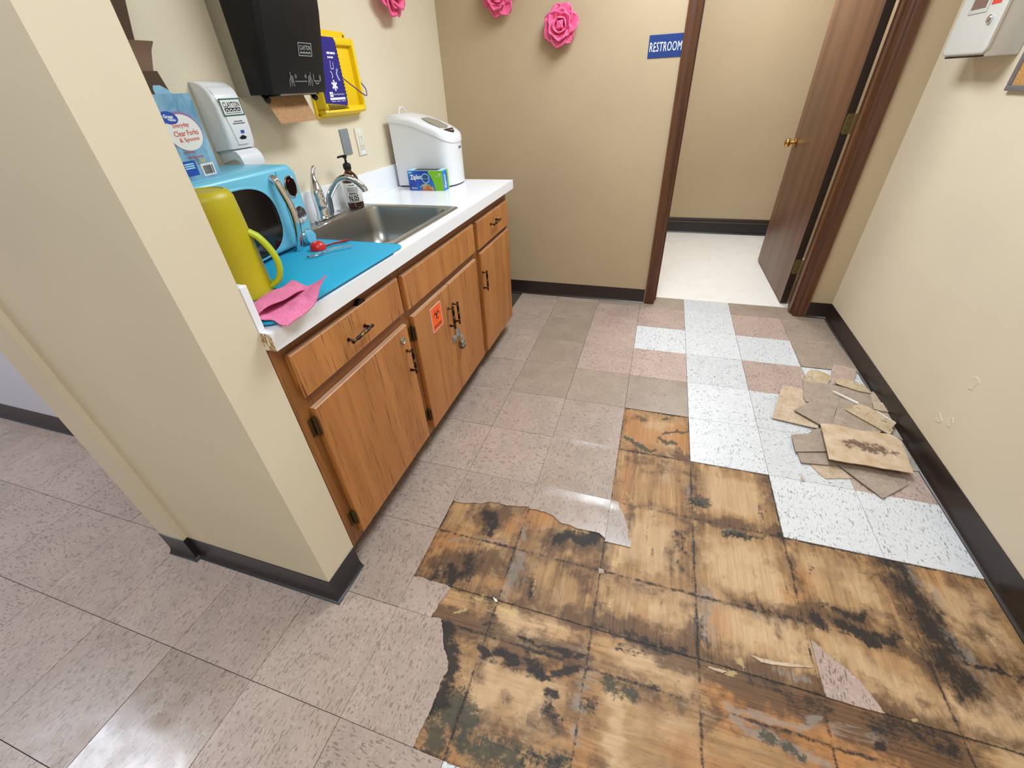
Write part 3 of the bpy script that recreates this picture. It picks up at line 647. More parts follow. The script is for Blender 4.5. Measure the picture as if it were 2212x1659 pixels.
# the door, open into the restroom
dr = bpy.data.objects.new('door_1', None); COL.objects.link(dr); dr.location = (0.69, 1.772, 0.012); OFF['door_1'] = Vector((0.69, 1.772, 0.012)); dr['kind'] = 'structure'
dr.rotation_euler = (0, 0, math.radians(1.2))
slab = MB().rbox(0.647, 0.690, 1.772, 2.672, 0.012, 2.05, .002); obj('door_slab', slab, M['walnut'], dr)
obj('edge_band', MB().box(0.6475, 0.6895, 1.7712, 1.7722, 0.014, 2.048), M['darkwood'], dr)
kn = MB().lathe([(.0, -.001), (.032, 0), (.033, .004), (.026, .008), (.012, .011), (.011, .030), (.018, .034), (.027, .045), (.029, .055), (.026, .066), (.016, .072), (.0, .073)], (0.646, 2.602, 0.922), 24, (-1, 0, 0), False, False)
kb = obj('door_knob', kn, M['brass'], dr, 50)
for z in (1.10, 0.274, 1.86):
    mb = MB(); fr = FR((0.652, 1.771, z - .05), (1, 0, 0), (0, 0, 1)); mb.prism(rrect(0, .04, 0, .1, .011), fr, 0, .002)
    h = obj('hinge', mb, M['abrass'], dr, 30)
    mb = MB().lathe([(.0052, 0), (.0052, .1)], (0.695, 1.766, z - .05), 10)
    obj('hinge_pin', mb, M['abrass'], h)
    mb = MB()
    for q in (.02, .05, .08): mb.lathe([(.0036, -.001), (.003, .001)], P(fr, .016, q, .002), 8, (0, -1, 0))
    obj('hinge_screws', mb, M['darkwood'], h)

# ------------------------------------------------------------------ floor tiles, each its own piece
TS = S - 0.0015
def tile_mesh(x0, x1, y0, y1, name='tile'):
    mb = MB(); b = .0004
    mb.loft([[(x0, y0, -.0034), (x1, y0, -.0034), (x1, y1, -.0034), (x0, y1, -.0034)], [(x0, y0, -b), (x1, y0, -b), (x1, y1, -b), (x0, y1, -b)], [(x0 + b, y0 + b, 0), (x1 - b, y0 + b, 0), (x1 - b, y1 - b, 0), (x0 + b, y1 - b, 0)]])
    return mb
def mesh_from(mb, name):
    me = bpy.data.meshes.new(name); me.from_pydata(mb.v, [], mb.f); me.update()
    b = bmesh.new(); b.from_mesh(me); bmesh.ops.recalc_face_normals(b, faces=b.faces[:]); b.to_mesh(me); b.free(); return me
TM = {k: mesh_from(tile_mesh(-TS / 2, TS / 2, -TS / 2, TS / 2), 'tile_' + k) for k in ('beige', 'pink', 'white', 'dusty', 'gloss')}
for k in TM: TM[k].materials.append(M[k])
def put_tile(c, r, kind, x1=None, y1=None, name='tile', tilt=None):
    """grid tile with lower left corner (c,r)*S; x1,y1 clip it"""
    if x1 is None and y1 is None:
        o = bpy.data.objects.new(name, TM[kind]); o.location = ((c + .5) * S, (r + .5) * S, rnd.uniform(-.0003, 0.0002))
        o.rotation_euler = (rnd.gauss(0, .0008), rnd.gauss(0, .0008), (math.pi / 2) * (rnd.random() < .5 if kind != 'white' else (c + r) % 2))
    else:
        x0, y0 = c * S + .0005, r * S + .0005; ex = x1 if x1 else (c + 1) * S - .0005; ey = y1 if y1 else (r + 1) * S - .0005
        cx, cy = (x0 + ex) / 2, (y0 + ey) / 2
        me = mesh_from(tile_mesh(x0 - cx, ex - cx, y0 - cy, ey - cy), 'tile_cut'); me.materials.append(M[kind])
        o = bpy.data.objects.new(name, me); o.location = (cx, cy, rnd.uniform(-.0003, 0))
    if tilt: o.rotation_euler = tilt[:3]; o.location.z += tilt[3]
    COL.objects.link(o); o.parent = floor; OFF[o.name] = Vector(o.location); return o
HOLE = set()
for c in range(-3, 3):
    for r in range(-4, -1): HOLE.add((c, r))
for cr in ((-1, 0), (-1, -1), (0, -1)): HOLE.add(cr)
KIND = {}
for r in range(0, 6): KIND[(0, r)] = 'white'
for r, k in ((4, 'pink'), (3, 'white'), (2, 'pink'), (1, 'white'), (0, 'white'), (-1, 'white'), (5, 'dusty')): KIND[(1, r)] = k
for r, k in ((5, 'dusty'), (4, 'dusty'), (3, 'dusty'), (2, 'white'), (1, 'white'), (0, 'pink'), (-1, 'white')): KIND[(2, r)] = k
for r, k in ((5, 'dusty'), (4, 'pink'), (3, 'white'), (2, 'pink'), (1, 'dusty')): KIND[(-1, r)] = k
for r, k in ((5, 'dusty'), (4, 'pink'), (3, 'pink'), (2, 'pink'), (1, 'dusty')): KIND[(-2, r)] = k
for r in (1, 2, 3, 4): KIND[(-3, r)] = 'dusty'
KIND[(-2, -5)] = 'white'; KIND[(-5, -5)] = 'gloss'
for r in range(-11, 6):
    for c in range(-15, 3):
        if (c, r) in HOLE: continue
        if r > -3 and c < -4: continue                    # under the cabinet and beyond the walls
        if r == -3 and c < -4 and False: continue
        k = KIND.get((c, r), 'beige'); x1 = XR - .002 if c == 2 else None; y1 = 1.714 if r == 5 else None
        if (c, r) == (-2, -1): continue                   # curled tile, built below
        elif (c, r) == (2, 3): put_tile(c, r, k, x1=x1, tilt=(math.radians(-.9), 0, 0, .0026))
        else: put_tile(c, r, k, x1, y1)
# hall tiles next to the partition (row -2 behind it)
for c in range(-15, -6): put_tile(c, -3, 'beige', y1=HY - .001) if False else None
for c in range(-15, -6): put_tile(c, -2, 'beige', y1=HY - .002) if -2 * S < HY - .01 else None

def slab_poly(name, poly, kind, parent, z=0.0, th=.0033, loc=None, smooth=None):
    cx = sum(p[0] for p in poly) / len(poly); cy = sum(p[1] for p in poly) / len(poly)
    mb = MB().prism([(a - cx, b - cy) for a, b in poly], FR((0, 0, 0), (1, 0, 0), (0, 1, 0)), -th, 0)
    me = mesh_from(mb, name); me.materials.append(M[kind] if isinstance(kind, str) else kind)
    o = bpy.data.objects.new(name, me); o.location = (cx, cy, z); COL.objects.link(o)
    if parent: o.parent = parent
    return o
def jag(pts, amp=.0022, seed=1):
    r = random.Random(seed); out = []
    for i in range(len(pts) - 1):
        a, b = pts[i], pts[i + 1]; n = 4
        for k in range(n):
            t = k / n; out.append((a[0] + (b[0] - a[0]) * t + r.uniform(-amp, amp) * (k > 0), a[1] + (b[1] - a[1]) * t + r.uniform(-amp, amp) * (k > 0)))
    out.append(pts[-1]); return out
g = .0005
e = jag(TORN['col-3row-2'], seed=3)
slab_poly('torn_tile', [(-3 * S + g, -S - g), (-3 * S + g, e[0][1])] + e[1:-1] + [(-2 * S - g, e[-1][1]), (-2 * S - g, -S - g)], 'beige', floor)
e = jag(TORN['col-2row-2'], seed=4)
def curled(name, x0, x1, ylo, yhi, amp, wid, seed, xf=None):
    # tile whose far edge has lifted and curled up; ylo(x) may be a torn edge
    cx, cy = (x0 + x1) / 2, yhi - .15
    def f(u, v):
        a, b = (x0, x1) if xf is None else xf(v)
        x = a + (b - a) * u; y = ylo(x) + (yhi - ylo(x)) * v; d = max(0, 1 - (yhi - y) / wid)
        return Vector((x - cx, y - cy, -.0017 + .0004 + amp * (1 - .55 * u) * d * d))
    mb = MB().sheet(f, 41, 33, .0033); me = mesh_from(mb, name); me.materials.append(M['curl'])
    me.polygons.foreach_set('use_smooth', [True] * len(me.polygons)); me.set_sharp_from_angle(angle=math.radians(35))
    o = bpy.data.objects.new(name, me); o.location = (cx, cy, 0); COL.objects.link(o); o.parent = floor; return o
def edge_fn(e): 
    xs = np.array([p[0] for p in e]); ys_ = np.array([p[1] for p in e]); q = np.argsort(xs); return lambda x: float(np.interp(x, xs[q], ys_[q]))
curled('tile', -2 * S + g, -S - g, lambda x: -S + g, -g, .0075, .05, 1)
curled('torn_tile', -2 * S + g, -S - g, edge_fn(e), -S - g, .0075, .05, 2)
LR = [p for p in TORN['loose1'][1:8]]
lyr = np.array([p[1] for p in LR]); lxr = np.array([p[0] for p in LR]); lq = np.argsort(lyr)
def loose_x(v):
    y = -.494 + (-.306 + .494) * v; return (-S + .0006, float(np.interp(y, lyr[lq], lxr[lq])))
curled('torn_tile', -S, -.21, lambda x: -.494, -.306, .0075, .05, 3, loose_x)
e = jag(TORN['row-3'], seed=6)
slab_poly('torn_tile', [(-3 * S + g, e[0][1])] + e[1:-1] + [(-.795, -3 * S + g), (-3 * S + g, -3 * S + g)], 'beige', floor)
e = jag(TORN['row-4'], seed=7)
slab_poly('torn_tile', [(-3 * S + g, -3 * S - g), (-.795, -3 * S - g)] + e[1:-1] + [(-.6952, -4 * S + g), (-3 * S + g, -4 * S + g)], 'beige', floor)
slab_poly('torn_tile', jag(TORN['tri'] + TORN['tri'][:1], .0006, 8)[:-1], 'pink', floor)

# ------------------------------------------------------------------ plywood underlay with water and mould stains
def vnoise(X, Y, sc, seed):
    rg = np.random.RandomState(seed); G = rg.rand(128, 128); x = X * sc + 40; y = Y * sc + 40
    i = np.floor(x).astype(int); j = np.floor(y).astype(int); u = x - i; v = y - j; u = u * u * (3 - 2 * u); v = v * v * (3 - 2 * v)
    q = lambda a, b: G[a % 128, b % 128]
    return (q(i, j) * (1 - u) + q(i + 1, j) * u) * (1 - v) + (q(i, j + 1) * (1 - u) + q(i + 1, j + 1) * u) * v
def fbm(X, Y, sc, seed, o=4):
    s = 0; a = .5; t = 0
    for k in range(o): s = s + a * vnoise(X, Y, sc * 2 ** k, seed + k); t += a; a *= .55
    return s / t
def stain_fields(X0, Y0, along='y'):
    gx, gy = (2.4, .55) if along == 'y' else (.55, 2.4); GX, GY = X0 * gx, Y0 * gy          # stretched along the grain
    wx, wy = (.026, .05) if along == 'y' else (.05, .026)
    X = X0 + wx * (fbm(GX, GY, 16, 1) - .5) + .020 * (fbm(X0, Y0, 55, 5) - .5); Y = Y0 + wy * (fbm(GX, GY, 16, 11) - .5) + .020 * (fbm(X0, Y0, 55, 15) - .5)
    mod = np.clip(.35 + 1.3 * fbm(X0, Y0, 26, 21), .4, 1.45)
    out = {k: np.zeros_like(X) for k in 'kbgpohy'}
    for ch, r, a, pts in STAINS:
        d = np.full_like(X, 9.0)
        for i in range(max(1, len(pts) - 1)):
            x0, y0 = pts[i]; x1, y1 = pts[min(i + 1, len(pts) - 1)]
            dx, dy = x1 - x0, y1 - y0; L = dx * dx + dy * dy + 1e-9
            t = np.clip(((X - x0) * dx + (Y - y0) * dy) / L, 0, 1)
            d = np.minimum(d, np.hypot(X - x0 - t * dx, Y - y0 - t * dy))
        q = a * 1.12 * np.exp(-(d / (r * 1.2)) ** 2) * (mod if ch in 'kbg' else np.clip(mod, .6, 1.2))
        out[ch] = np.maximum(out[ch], q)
    # dark lines where the joints between the lifted tiles were
    X = X0 + .006 * (fbm(X0, Y0, 40, 31) - .5); Y = Y0 + .006 * (fbm(X0, Y0, 40, 35) - .5); ml = np.clip(2.6 * fbm(X0, Y0, 9, 41) - .75, 0, 1.25)
    for k in range(-4, 4):
        for D, w in ((np.abs(X - k * S), .007), (np.abs(Y - k * S), .009)):
            out['b'] = np.maximum(out['b'], .55 * ml * np.exp(-(D / .03) ** 2)); out['k'] = np.maximum(out['k'], (.52 + .35 * ml) * np.clip(1.2 - D / w, 0, 1))
    out['k'] = np.maximum(out['k'], .8 * np.clip(1.2 - np.abs(Y + .803) / .006, 0, 1)); out['b'] = np.maximum(out['b'], .7 * np.exp(-((Y + .79) / .04) ** 2))
    # water stain following the old joints, and stray mould specks
    ci = np.floor(X0 / S).astype(int); cj = np.floor(Y0 / S).astype(int); rc = np.random.RandomState(5).rand(40, 40)[ci % 40, cj % 40]
    ed = np.minimum(np.minimum(X0 / S - ci, 1 - (X0 / S - ci)), np.minimum(Y0 / S - cj, 1 - (Y0 / S - cj))) * S
    inner = np.clip((ed + .04 * (fbm(X0, Y0, 20, 101) - .5) - .025) / .05, 0, 1)
    out['p'] = np.maximum(out['p'], np.clip(rc * 1.25 - .25, 0, .8) * inner); out['b'] = np.maximum(out['b'], (.55 - .3 * rc) * (1 - inner) * np.clip(2 * fbm(X0, Y0, 12, 111), 0, 1.3))
    out['b'] = np.maximum(out['b'], .7 * np.clip((fbm(GX, GY, 5.5, 51, 5) - .60) * 5, 0, 1)); out['k'] = np.maximum(out['k'], .6 * np.clip((fbm(GX, GY, 9, 61, 5) - .70) * 8, 0, 1))
    out['p'] = np.maximum(out['p'], .7 * np.clip((fbm(GX, GY, 4.5, 71, 4) - .56) * 5, 0, 1)); out['o'] = np.maximum(out['o'], .6 * np.clip((fbm(GX, GY, 5, 81, 4) - .60) * 6, 0, 1)); out['h'] = np.maximum(out['h'], .5 * np.clip((fbm(X0, Y0, 8, 91, 4) - .66) * 7, 0, 1))
    return out
def ply_mat(name, along):
    m = mat(name, sr(190, 140, 86), 0.62); t = NT(m)
    A = t.new('ShaderNodeAttribute', attribute_name='stain_a'); B = t.new('ShaderNodeAttribute', attribute_name='stain_b'); Y7 = t.new('ShaderNodeAttribute', attribute_name='stain_c')
    sa = t.new('ShaderNodeSeparateColor'); t.link(A.outputs['Color'], sa.inputs[0]); sb = t.new('ShaderNodeSeparateColor'); t.link(B.outputs['Color'], sb.inputs[0])
    sc = t.new('ShaderNodeSeparateColor'); t.link(Y7.outputs['Color'], sc.inputs[0])
    sx = (150, 5, 1) if along == 'y' else (5, 150, 1); sb2 = (34, 2.2, 1) if along == 'y' else (2.2, 34, 1)
    fine = t.noise(t.coord(sx), 1.0, 4, 0.62, 0.35); broad = t.noise(t.coord(sb2), 1.0, 3, 0.55, 0.8); cl = t.noise(t.coord(), 9, 4, 0.6); sp = t.noise(t.coord(), 85, 6, 0.8, 0.3); sp2 = t.noise(t.coord(), 22, 7, 0.74, 0.5); st_ = t.noise(t.coord((90, 14, 1) if along == 'y' else (14, 90, 1)), 1.0, 5, 0.7, 0.6)
    c = t.ramp(broad, [(0.28, sr(141, 103, 64)), (0.5, sr(172, 132, 86)), (0.72, sr(193, 153, 106))])
    c = t.mix(t.ramp(fine, [(0.50, 0.0), (0.70, 0.72)]), c, sr(112, 74, 40))
    c = t.mix(t.ramp(cl, [(0.42, 0.0), (0.7, 0.42)]), c, sr(128, 94, 60))
    c = t.mix(t.ramp(t.noise(t.coord(), 5.5, 7, 0.72, 0.9), [(0.48, 0.0), (0.68, 0.55)]), c, sr(100, 74, 52))
    c = t.mix(t.ramp(sp2, [(0.57, 0.0), (0.72, 0.38)]), c, sr(86, 64, 46))
    def mask(src, nz, lo, hi, gain, edge=0.55):
        v = t.math('ADD', src, t.math('MULTIPLY', t.math('SUBTRACT', nz, 0.5), t.math('MULTIPLY', t.math('MINIMUM', t.math('MULTIPLY', src, 4.0), 1.0), edge))); x = t.new('ShaderNodeMapRange'); x.interpolation_type = 'SMOOTHSTEP'
        t.link(v, x.inputs[0]); x.inputs[1].default_value = lo; x.inputs[2].default_value = hi; x.inputs[4].default_value = gain; return x.outputs[0]
    ff = t.math('ADD', t.math('MULTIPLY', fine, 0.5), t.math('MULTIPLY', st_, 0.5))
    c = t.mix(mask(sb.outputs[0], ff, 0.2, 1.05, 0.8, 1.8), c, t.ramp(fine, [(0.3, sr(214, 182, 142)), (0.75, sr(184, 147, 105))]))
    c = t.mix(mask(sb.outputs[1], ff, 0.2, 0.95, 0.7, 1.2), c, t.ramp(fine, [(0.3, sr(190, 128, 66)), (0.75, sr(150, 92, 42))]))
    c = t.mix(mask(sa.outputs[1], sp2, 0.25, 0.9, 0.85, 1.6), c, t.ramp(fine, [(0.35, sr(100, 70, 44)), (0.7, sr(60, 41, 28))]))
    c = t.mix(mask(sb.outputs[2], st_, 0.38, 1.1, 0.55, 3.0), c, sr(148, 140, 130))
    c = t.mix(mask(sa.outputs[2], sp, 0.40, 0.95, 0.85, 3.2), c, sr(48, 54, 42))
    c = t.mix(mask(sa.outputs[0], t.math('ADD', t.math('MULTIPLY', sp, 0.6), t.math('MULTIPLY', st_, 0.4)), 0.32, 0.92, 0.96, 3.2), c, sr(30, 22, 18))
    c = t.mix(mask(sc.outputs[0], t.noise(t.coord(), 150, 4, 0.7), 0.5, 0.95, 0.6, 3.2), c, sr(200, 176, 118))
    # scattered pin spots
    v = t.new('ShaderNodeTexVoronoi'); v.inputs['Scale'].default_value = 46; t.link(t.coord(), v.inputs['Vector'])
    pin = t.math('MULTIPLY', t.ramp(v.outputs['Distance'], [(0.05, 1.0), (0.11, 0.0)]), t.ramp(t.noise(t.coord(), 7, 2), [(0.5, 0.0), (0.6, 0.75)]))
    t.col(t.mix(pin, c, sr(52, 40, 30)))
    t.bump(t.math('ADD', fine, sp2), 0.35, 0.0015); return m
def ply(name, x0, x1, y0, y1, m, along):
    res = .0042; nx = int((x1 - x0) / res) + 1; ny = int((y1 - y0) / res) + 1
    xs = np.linspace(x0, x1, nx); ys = np.linspace(y0, y1, ny); X, Y = np.meshgrid(xs, ys, indexing='ij')
    Zt = np.full(X.shape, -.0036); V = np.stack([X, Y, Zt], -1).reshape(-1, 3)
    i, j = np.meshgrid(np.arange(nx - 1), np.arange(ny - 1), indexing='ij'); a = (i * ny + j).ravel()
    Fq = np.stack([a, a + ny, a + ny + 1, a + 1], 1)
    # edge skirt and underside so the sheet has its thickness
    ring = np.concatenate([np.arange(nx) * ny, (nx - 1) * ny + np.arange(1, ny), np.arange(nx - 2, -1, -1) * ny + ny - 1, np.arange(ny - 2, 0, -1)])
    lo = V[ring].copy(); lo[:, 2] = -.0060; n0 = len(V); k = np.arange(len(ring)); kn = (k + 1) % len(ring)
    Fs = np.stack([ring[k], n0 + k, n0 + kn, ring[kn]], 1)
    me = bpy.data.meshes.new(name); allv = np.concatenate([V, lo]); me.from_pydata(allv.tolist(), [], Fq.tolist() + Fs.tolist() + [tuple((n0 + k)[::-1].tolist())])
    f = stain_fields(allv[:, 0], allv[:, 1], along)
    for nm, ch in (('stain_a', 'kbg'), ('stain_b', 'poh'), ('stain_c', 'yyy')):
        at = me.attributes.new(nm, 'FLOAT_COLOR', 'POINT'); d = np.ones((len(allv), 4), np.float32)
        for q in range(3): d[:, q] = f[ch[q]]
        at.data.foreach_set('color', d.ravel())
    me.materials.append(m); me.update()
    o = bpy.data.objects.new(name, me); COL.objects.link(o); o.parent = floor; return o
ply('plywood_sheet', -0.925, XR - .004, -0.8025, 0.312, ply_mat('stained_plywood', 'y'), 'y')
ply('plywood_sheet', -0.925, XR - .004, -1.235, -0.8035, ply_mat('stained_plywood_cross', 'x'), 'x')

# ------------------------------------------------------------------ ceiling lamps
for i, (x, y, sx, sy, w, c) in enumerate(LAMPS):
    lab = ['recessed ceiling light over the sink nook', 'recessed ceiling light near the front wall', 'recessed ceiling light in the side hall', 'recessed ceiling light in the restroom'][i]
    t = thing('ceiling_light', lab, 'ceiling light', (x, y, CEIL), 'ceiling lights')
    fr = MB()
    for a in ((-sx / 2 - .03, -sx / 2, -sy / 2 - .03, sy / 2 + .03), (sx / 2, sx / 2 + .03, -sy / 2 - .03, sy / 2 + .03), (-sx / 2, sx / 2, -sy / 2 - .03, -sy / 2), (-sx / 2, sx / 2, sy / 2, sy / 2 + .03)):
        fr.box(x + a[0], x + a[1], y + a[2], y + a[3], CEIL - .025, CEIL)
    obj('frame', fr, M['whitep'], t)
    obj('diffuser', MB().box(x - sx / 2, x + sx / 2, y - sy / 2, y + sy / 2, CEIL - .012, CEIL - .002), M['lamp'], t)
    ld = bpy.data.lights.new('lamp_light', 'AREA'); ld.shape = 'RECTANGLE'; ld.size = sx; ld.size_y = sy; ld.energy = w; ld.color = c
    lo = bpy.data.objects.new('lamp_light', ld); COL.objects.link(lo); lo.parent = t; lo.location = (0, 0, -.014)
# ================================================================== CABINET AND WORKTOP
ZC = 0.926
XD, XF = -1.104, -1.122                 # door front, face frame front
cab = thing('base_cabinet', 'oak base cabinet with three drawer fronts and four doors under white worktop', 'cabinet', (-1.4, 0.09, 0))
CY0, CY1 = -0.812, 0.985
mb = MB().box(-1.70, XF - .02, CY0, CY0 + .018, .10, .884).box(-1.70, XF - .02, CY1 - .018, CY1, .10, .884).box(-1.70, -1.69, CY0, CY1, .10, .884).box(-1.70, XF - .02, CY0, CY1, .10, .118)
obj('carcass', mb, M['oak_frame'], cab)
obj('toe_kick', MB().box(-1.22, -1.20, CY0, CY1, 0.0, .10), M['darkwood'], cab)
for y0, y1 in ((CY0, -0.745), (-0.268, -0.188), (0.42, 0.515), (0.945, CY1)):
    obj('stile', MB().box(XF - .02, XF, y0, y1, .098, .884), M['oak_frame'], cab)
for z0, z1 in ((.825, .884), (.655, .715), (.098, .128)):
    for y0, y1 in ((-0.745, -0.268), (-0.188, 0.42), (0.515, 0.945)):
        obj('rail', MB().box(XF - .02, XF - .0005, y0, y1, z0, z1), M['oak_rail'], cab)

def make_pull():
    """turned bar pull with two posts; bar along local z, standing off along local x"""
    L = .108; prof = []
    seq = [(-.054, .0), (-.054, .0042), (-.051, .0052), (-.048, .004), (-.045, .0036), (-.043, .005), (-.040, .0036), (-.030, .0056), (-.022, .0062), (-.014, .004), (-.011, .0062), (-.008, .0042), (-.004, .0066), (0, .0072), (.004, .0066), (.008, .0042), (.011, .0062), (.014, .004), (.022, .0062), (.030, .0056), (.040, .0036), (.043, .005), (.045, .0036), (.048, .004), (.051, .0052), (.054, .0042), (.054, .0)]
    mb = MB().lathe([(max(r, .0002), h) for h, r in seq], (.024, 0, 0), 10)
    for z in (-.042, .042): mb.tube([(0, 0, z), (.006, 0, z), (.020, 0, z), (.025, 0, z)], [.0062, .0045, .0042, .0046], 8)
    me = bpy.data.meshes.new('pull'); me.from_pydata(mb.v, [], mb.f); me.update()
    b = bmesh.new(); b.from_mesh(me); bmesh.ops.recalc_face_normals(b, faces=b.faces[:]); b.to_mesh(me); b.free()
    me.polygons.foreach_set('use_smooth', [True] * len(me.polygons)); me.materials.append(M['pull']); return me
PULL = make_pull()
def pull(parent, y, z, horiz=False, rot=0.0):
    o = bpy.data.objects.new('handle', PULL); COL.objects.link(o); o.parent = parent
    o.location = Vector((XD, y, z)) - OFF[parent.name]; o.rotation_euler = (math.pi / 2 + rot, 0, 0) if horiz else (rot, 0, 0); return o
def front(name, y0, y1, z0, z1, label=None):
    mb = MB(); b = .005
    mb.loft([[(XF + .0005, y0, z0), (XF + .0005, y1, z0), (XF + .0005, y1, z1), (XF + .0005, y0, z1)], [(XD - .004, y0, z0), (XD - .004, y1, z0), (XD - .004, y1, z1), (XD - .004, y0, z1)],
             [(XD, y0 + b * .6, z0 + b * .6), (XD, y1 - b * .6, z0 + b * .6), (XD, y1 - b * .6, z1 - b * .6), (XD, y0 + b * .6, z1 - b * .6)]])
    o = obj(name, mb, M['oak_door'], cab, None, label=label)
    e = MB().box(XF + .001, XD - .003, y0 + .001, y1 - .001, z1, z1 + .0007); obj('pale_top_edge', e, M['oak_pale'], o)  # paler strip along the top of every front
    return o
def hinge(parent, y, z, s=-1):
    mb = MB().rbox(XF, XF + .004, y - .012, y + .004, z - .03, z + .03, .0015).lathe([(.0052, -.03), (.0052, .03)], (XF + .008, y + .004, z), 10).rbox(XF + .004, XD + .002, y + .002, y + .008, z - .028, z + .028, .0015).lathe([(.004, 0), (.0035, .0035), (0.0002, .005)], (XF + .008, y + .004, z + .03), 8)
    obj('hinge', mb, M['dbrass'], parent, 40)
d1 = front('drawer_front', -.776, -.255, .712, .842); pull(d1, -.523, .774, True, .03)
dm = front('drawer_front', -.226, .443, .706, .836, 'wide plain false drawer front without a handle')
dR = front('drawer_front', .488, .967, .700, .833); pull(dR, .713, .779, True, .03)
D1 = front('door', -.765, -.258, .122, .668); pull(D1, -.292, .533)
lk = MB().lathe([(.0002, 0), (.0125, 0), (.0125, .004), (.009, .0055), (.008, .004), (.0002, .004)], (XD, -.303, .623), 16, (1, 0, 0)).box(XD + .004, XD + .0046, -.3055, -.3005, .619, .627)
obj('key_lock', lk, M['zinc'], D1, 30)
hinge(D1, -.776, .61); hinge(D1, -.776, .207)
D2 = front('door', -.206, .109, .118, .672); pull(D2, .076, .533); hinge(D2, -.217, .605); hinge(D2, -.217, .204)
D3 = front('door', .112, .438, .118, .672); pull(D3, .126, .533)
D4 = front('door', .503, .967, .112, .676); pull(D4, .502 + .006, .537)
# child latch peeping over the left drawer
mb = MB(); fr = FR((XF + .001, -.465, .842), (0, 1, 0), (0, 0, 1)); mb.prism([(-.022, 0), (.020, 0), (.024, .004), (.012, .005), (.006, .013), (-.008, .012), (-.012, .006)], fr, 0, .014)
obj('drawer_latch', mb, M['black'], d1, 30)
# hasp across the two middle doors
hs = MB().rbox(XD, XD + .003, .078, .108, .392, .432, .0012).rbox(XD, XD + .003, .118, .158, .398, .444, .0012).rbox(XD + .003, XD + .006, .086, .158, .404, .426, .0012).tube([(XD + .003, .108, .396), (XD + .003, .108, .430)], .0035, 8)
hs.tube([(XD, .140, .420), (XD + .016, .140, .420), (XD + .018, .140, .416), (XD + .016, .140, .410), (XD, .140, .410)], .002, 6)
obj('hasp', hs, M['zinc'], D2, 30, label='zinc hasp closed across both middle doors')

pk = thing('padlock', 'small laminated steel padlock hanging from the hasp on the cabinet doors', 'padlock', (XD + .013, .150, .345))
px, py, pz = XD + .013, .150, .345
k = MB()
for q in range(5): k.rbox(px - .009, px + .009, py - .016, py + .016, pz + q * .0062, pz + q * .0062 + .0056, .0016)
obj('body', k, M['zinc'], pk, 30)
obj('bumper', MB().rbox(px - .010, px + .010, py - .017, py + .017, pz - .004, pz + .003, .002), M['black'], pk, 30)
obj('bumper', MB().rbox(px - .0095, px + .0095, py - .0165, py + .0165, pz + .0255, pz + .0285, .001), M['black'], pk, 30)
sh = [(px, py - .010, pz + .028), (px, py - .010, pz + .052)] + [(px, py - .010 * math.cos(t), pz + .052 + .012 * math.sin(t)) for t in [math.pi * q / 8 for q in range(1, 8)]] + [(px, py + .010, pz + .052), (px, py + .010, pz + .028)]
obj('shackle', MB().tube(sh, .0032, 8), M['chrome'], pk, 60)

# biohazard sticker
st = thing('warning_sticker', 'orange biohazard sticker on the left middle cabinet door', 'sticker', (XD, -.033, .588))
fr = LW(-.033, .588, XD); fr = (fr[0] + fr[3] * .0004, fr[1], fr[2], fr[3])
mb = MB(); mb.prism(rrect(-.047, .047, -.054, .054, .004), fr, 0, .0004); obj('label_backing', mb, M['label'], st)
mb = MB(); mb.prism(rrect(-.044, .044, -.051, .051, .003), fr, .0004, .0007); obj('orange_field', mb, M['orange'], st)
mb = MB()
def arc_ring(mb, fr, ca, cb, r0, r1, t0, t1, c, n=18):
    v = []
    for k in range(n + 1):
        t = t0 + (t1 - t0) * k / n; v += [P(fr, ca + r0 * math.cos(t), cb + r0 * math.sin(t), c), P(fr, ca + r1 * math.cos(t), cb + r1 * math.sin(t), c)]
    mb.add(v, [(2 * k, 2 * k + 1, 2 * k + 3, 2 * k + 2) for k in range(n)])
cb = .012
for k in range(3):
    t = math.pi / 2 + k * 2 * math.pi / 3; ca_, cb_ = .0155 * math.cos(t), cb + .0155 * math.sin(t)
    v = []; n = 20                                     # tapering horns
    for q in range(n + 1):
        a = t + math.radians(28 + (332 - 28) * q / n); w = .0048 * math.sin(math.pi * q / n) + .0008
        for rr in (.0150 - w * .55, .0150 + w * .25): v.append(P(fr, ca_ + rr * math.cos(a), cb_ + rr * math.sin(a), .001))
    mb.add(v, [(2 * q, 2 * q + 1, 2 * q + 3, 2 * q + 2) for q in range(n)])
    arc_ring(mb, fr, 0, cb, .0125, .0150, t + math.pi - .75, t + math.pi + .75, .0011, 8)
arc_ring(mb, fr, 0, cb, .0028, .0052, 0, 2 * math.pi, .0012)
flatobj('biohazard_symbol', mb, M['ink'], st)
mb = MB(); text(mb, 'BIOHAZARD', fr, 0, -.035, .066, .013, .001, bold=.015); flatobj('lettering', mb, M['ink'], st)

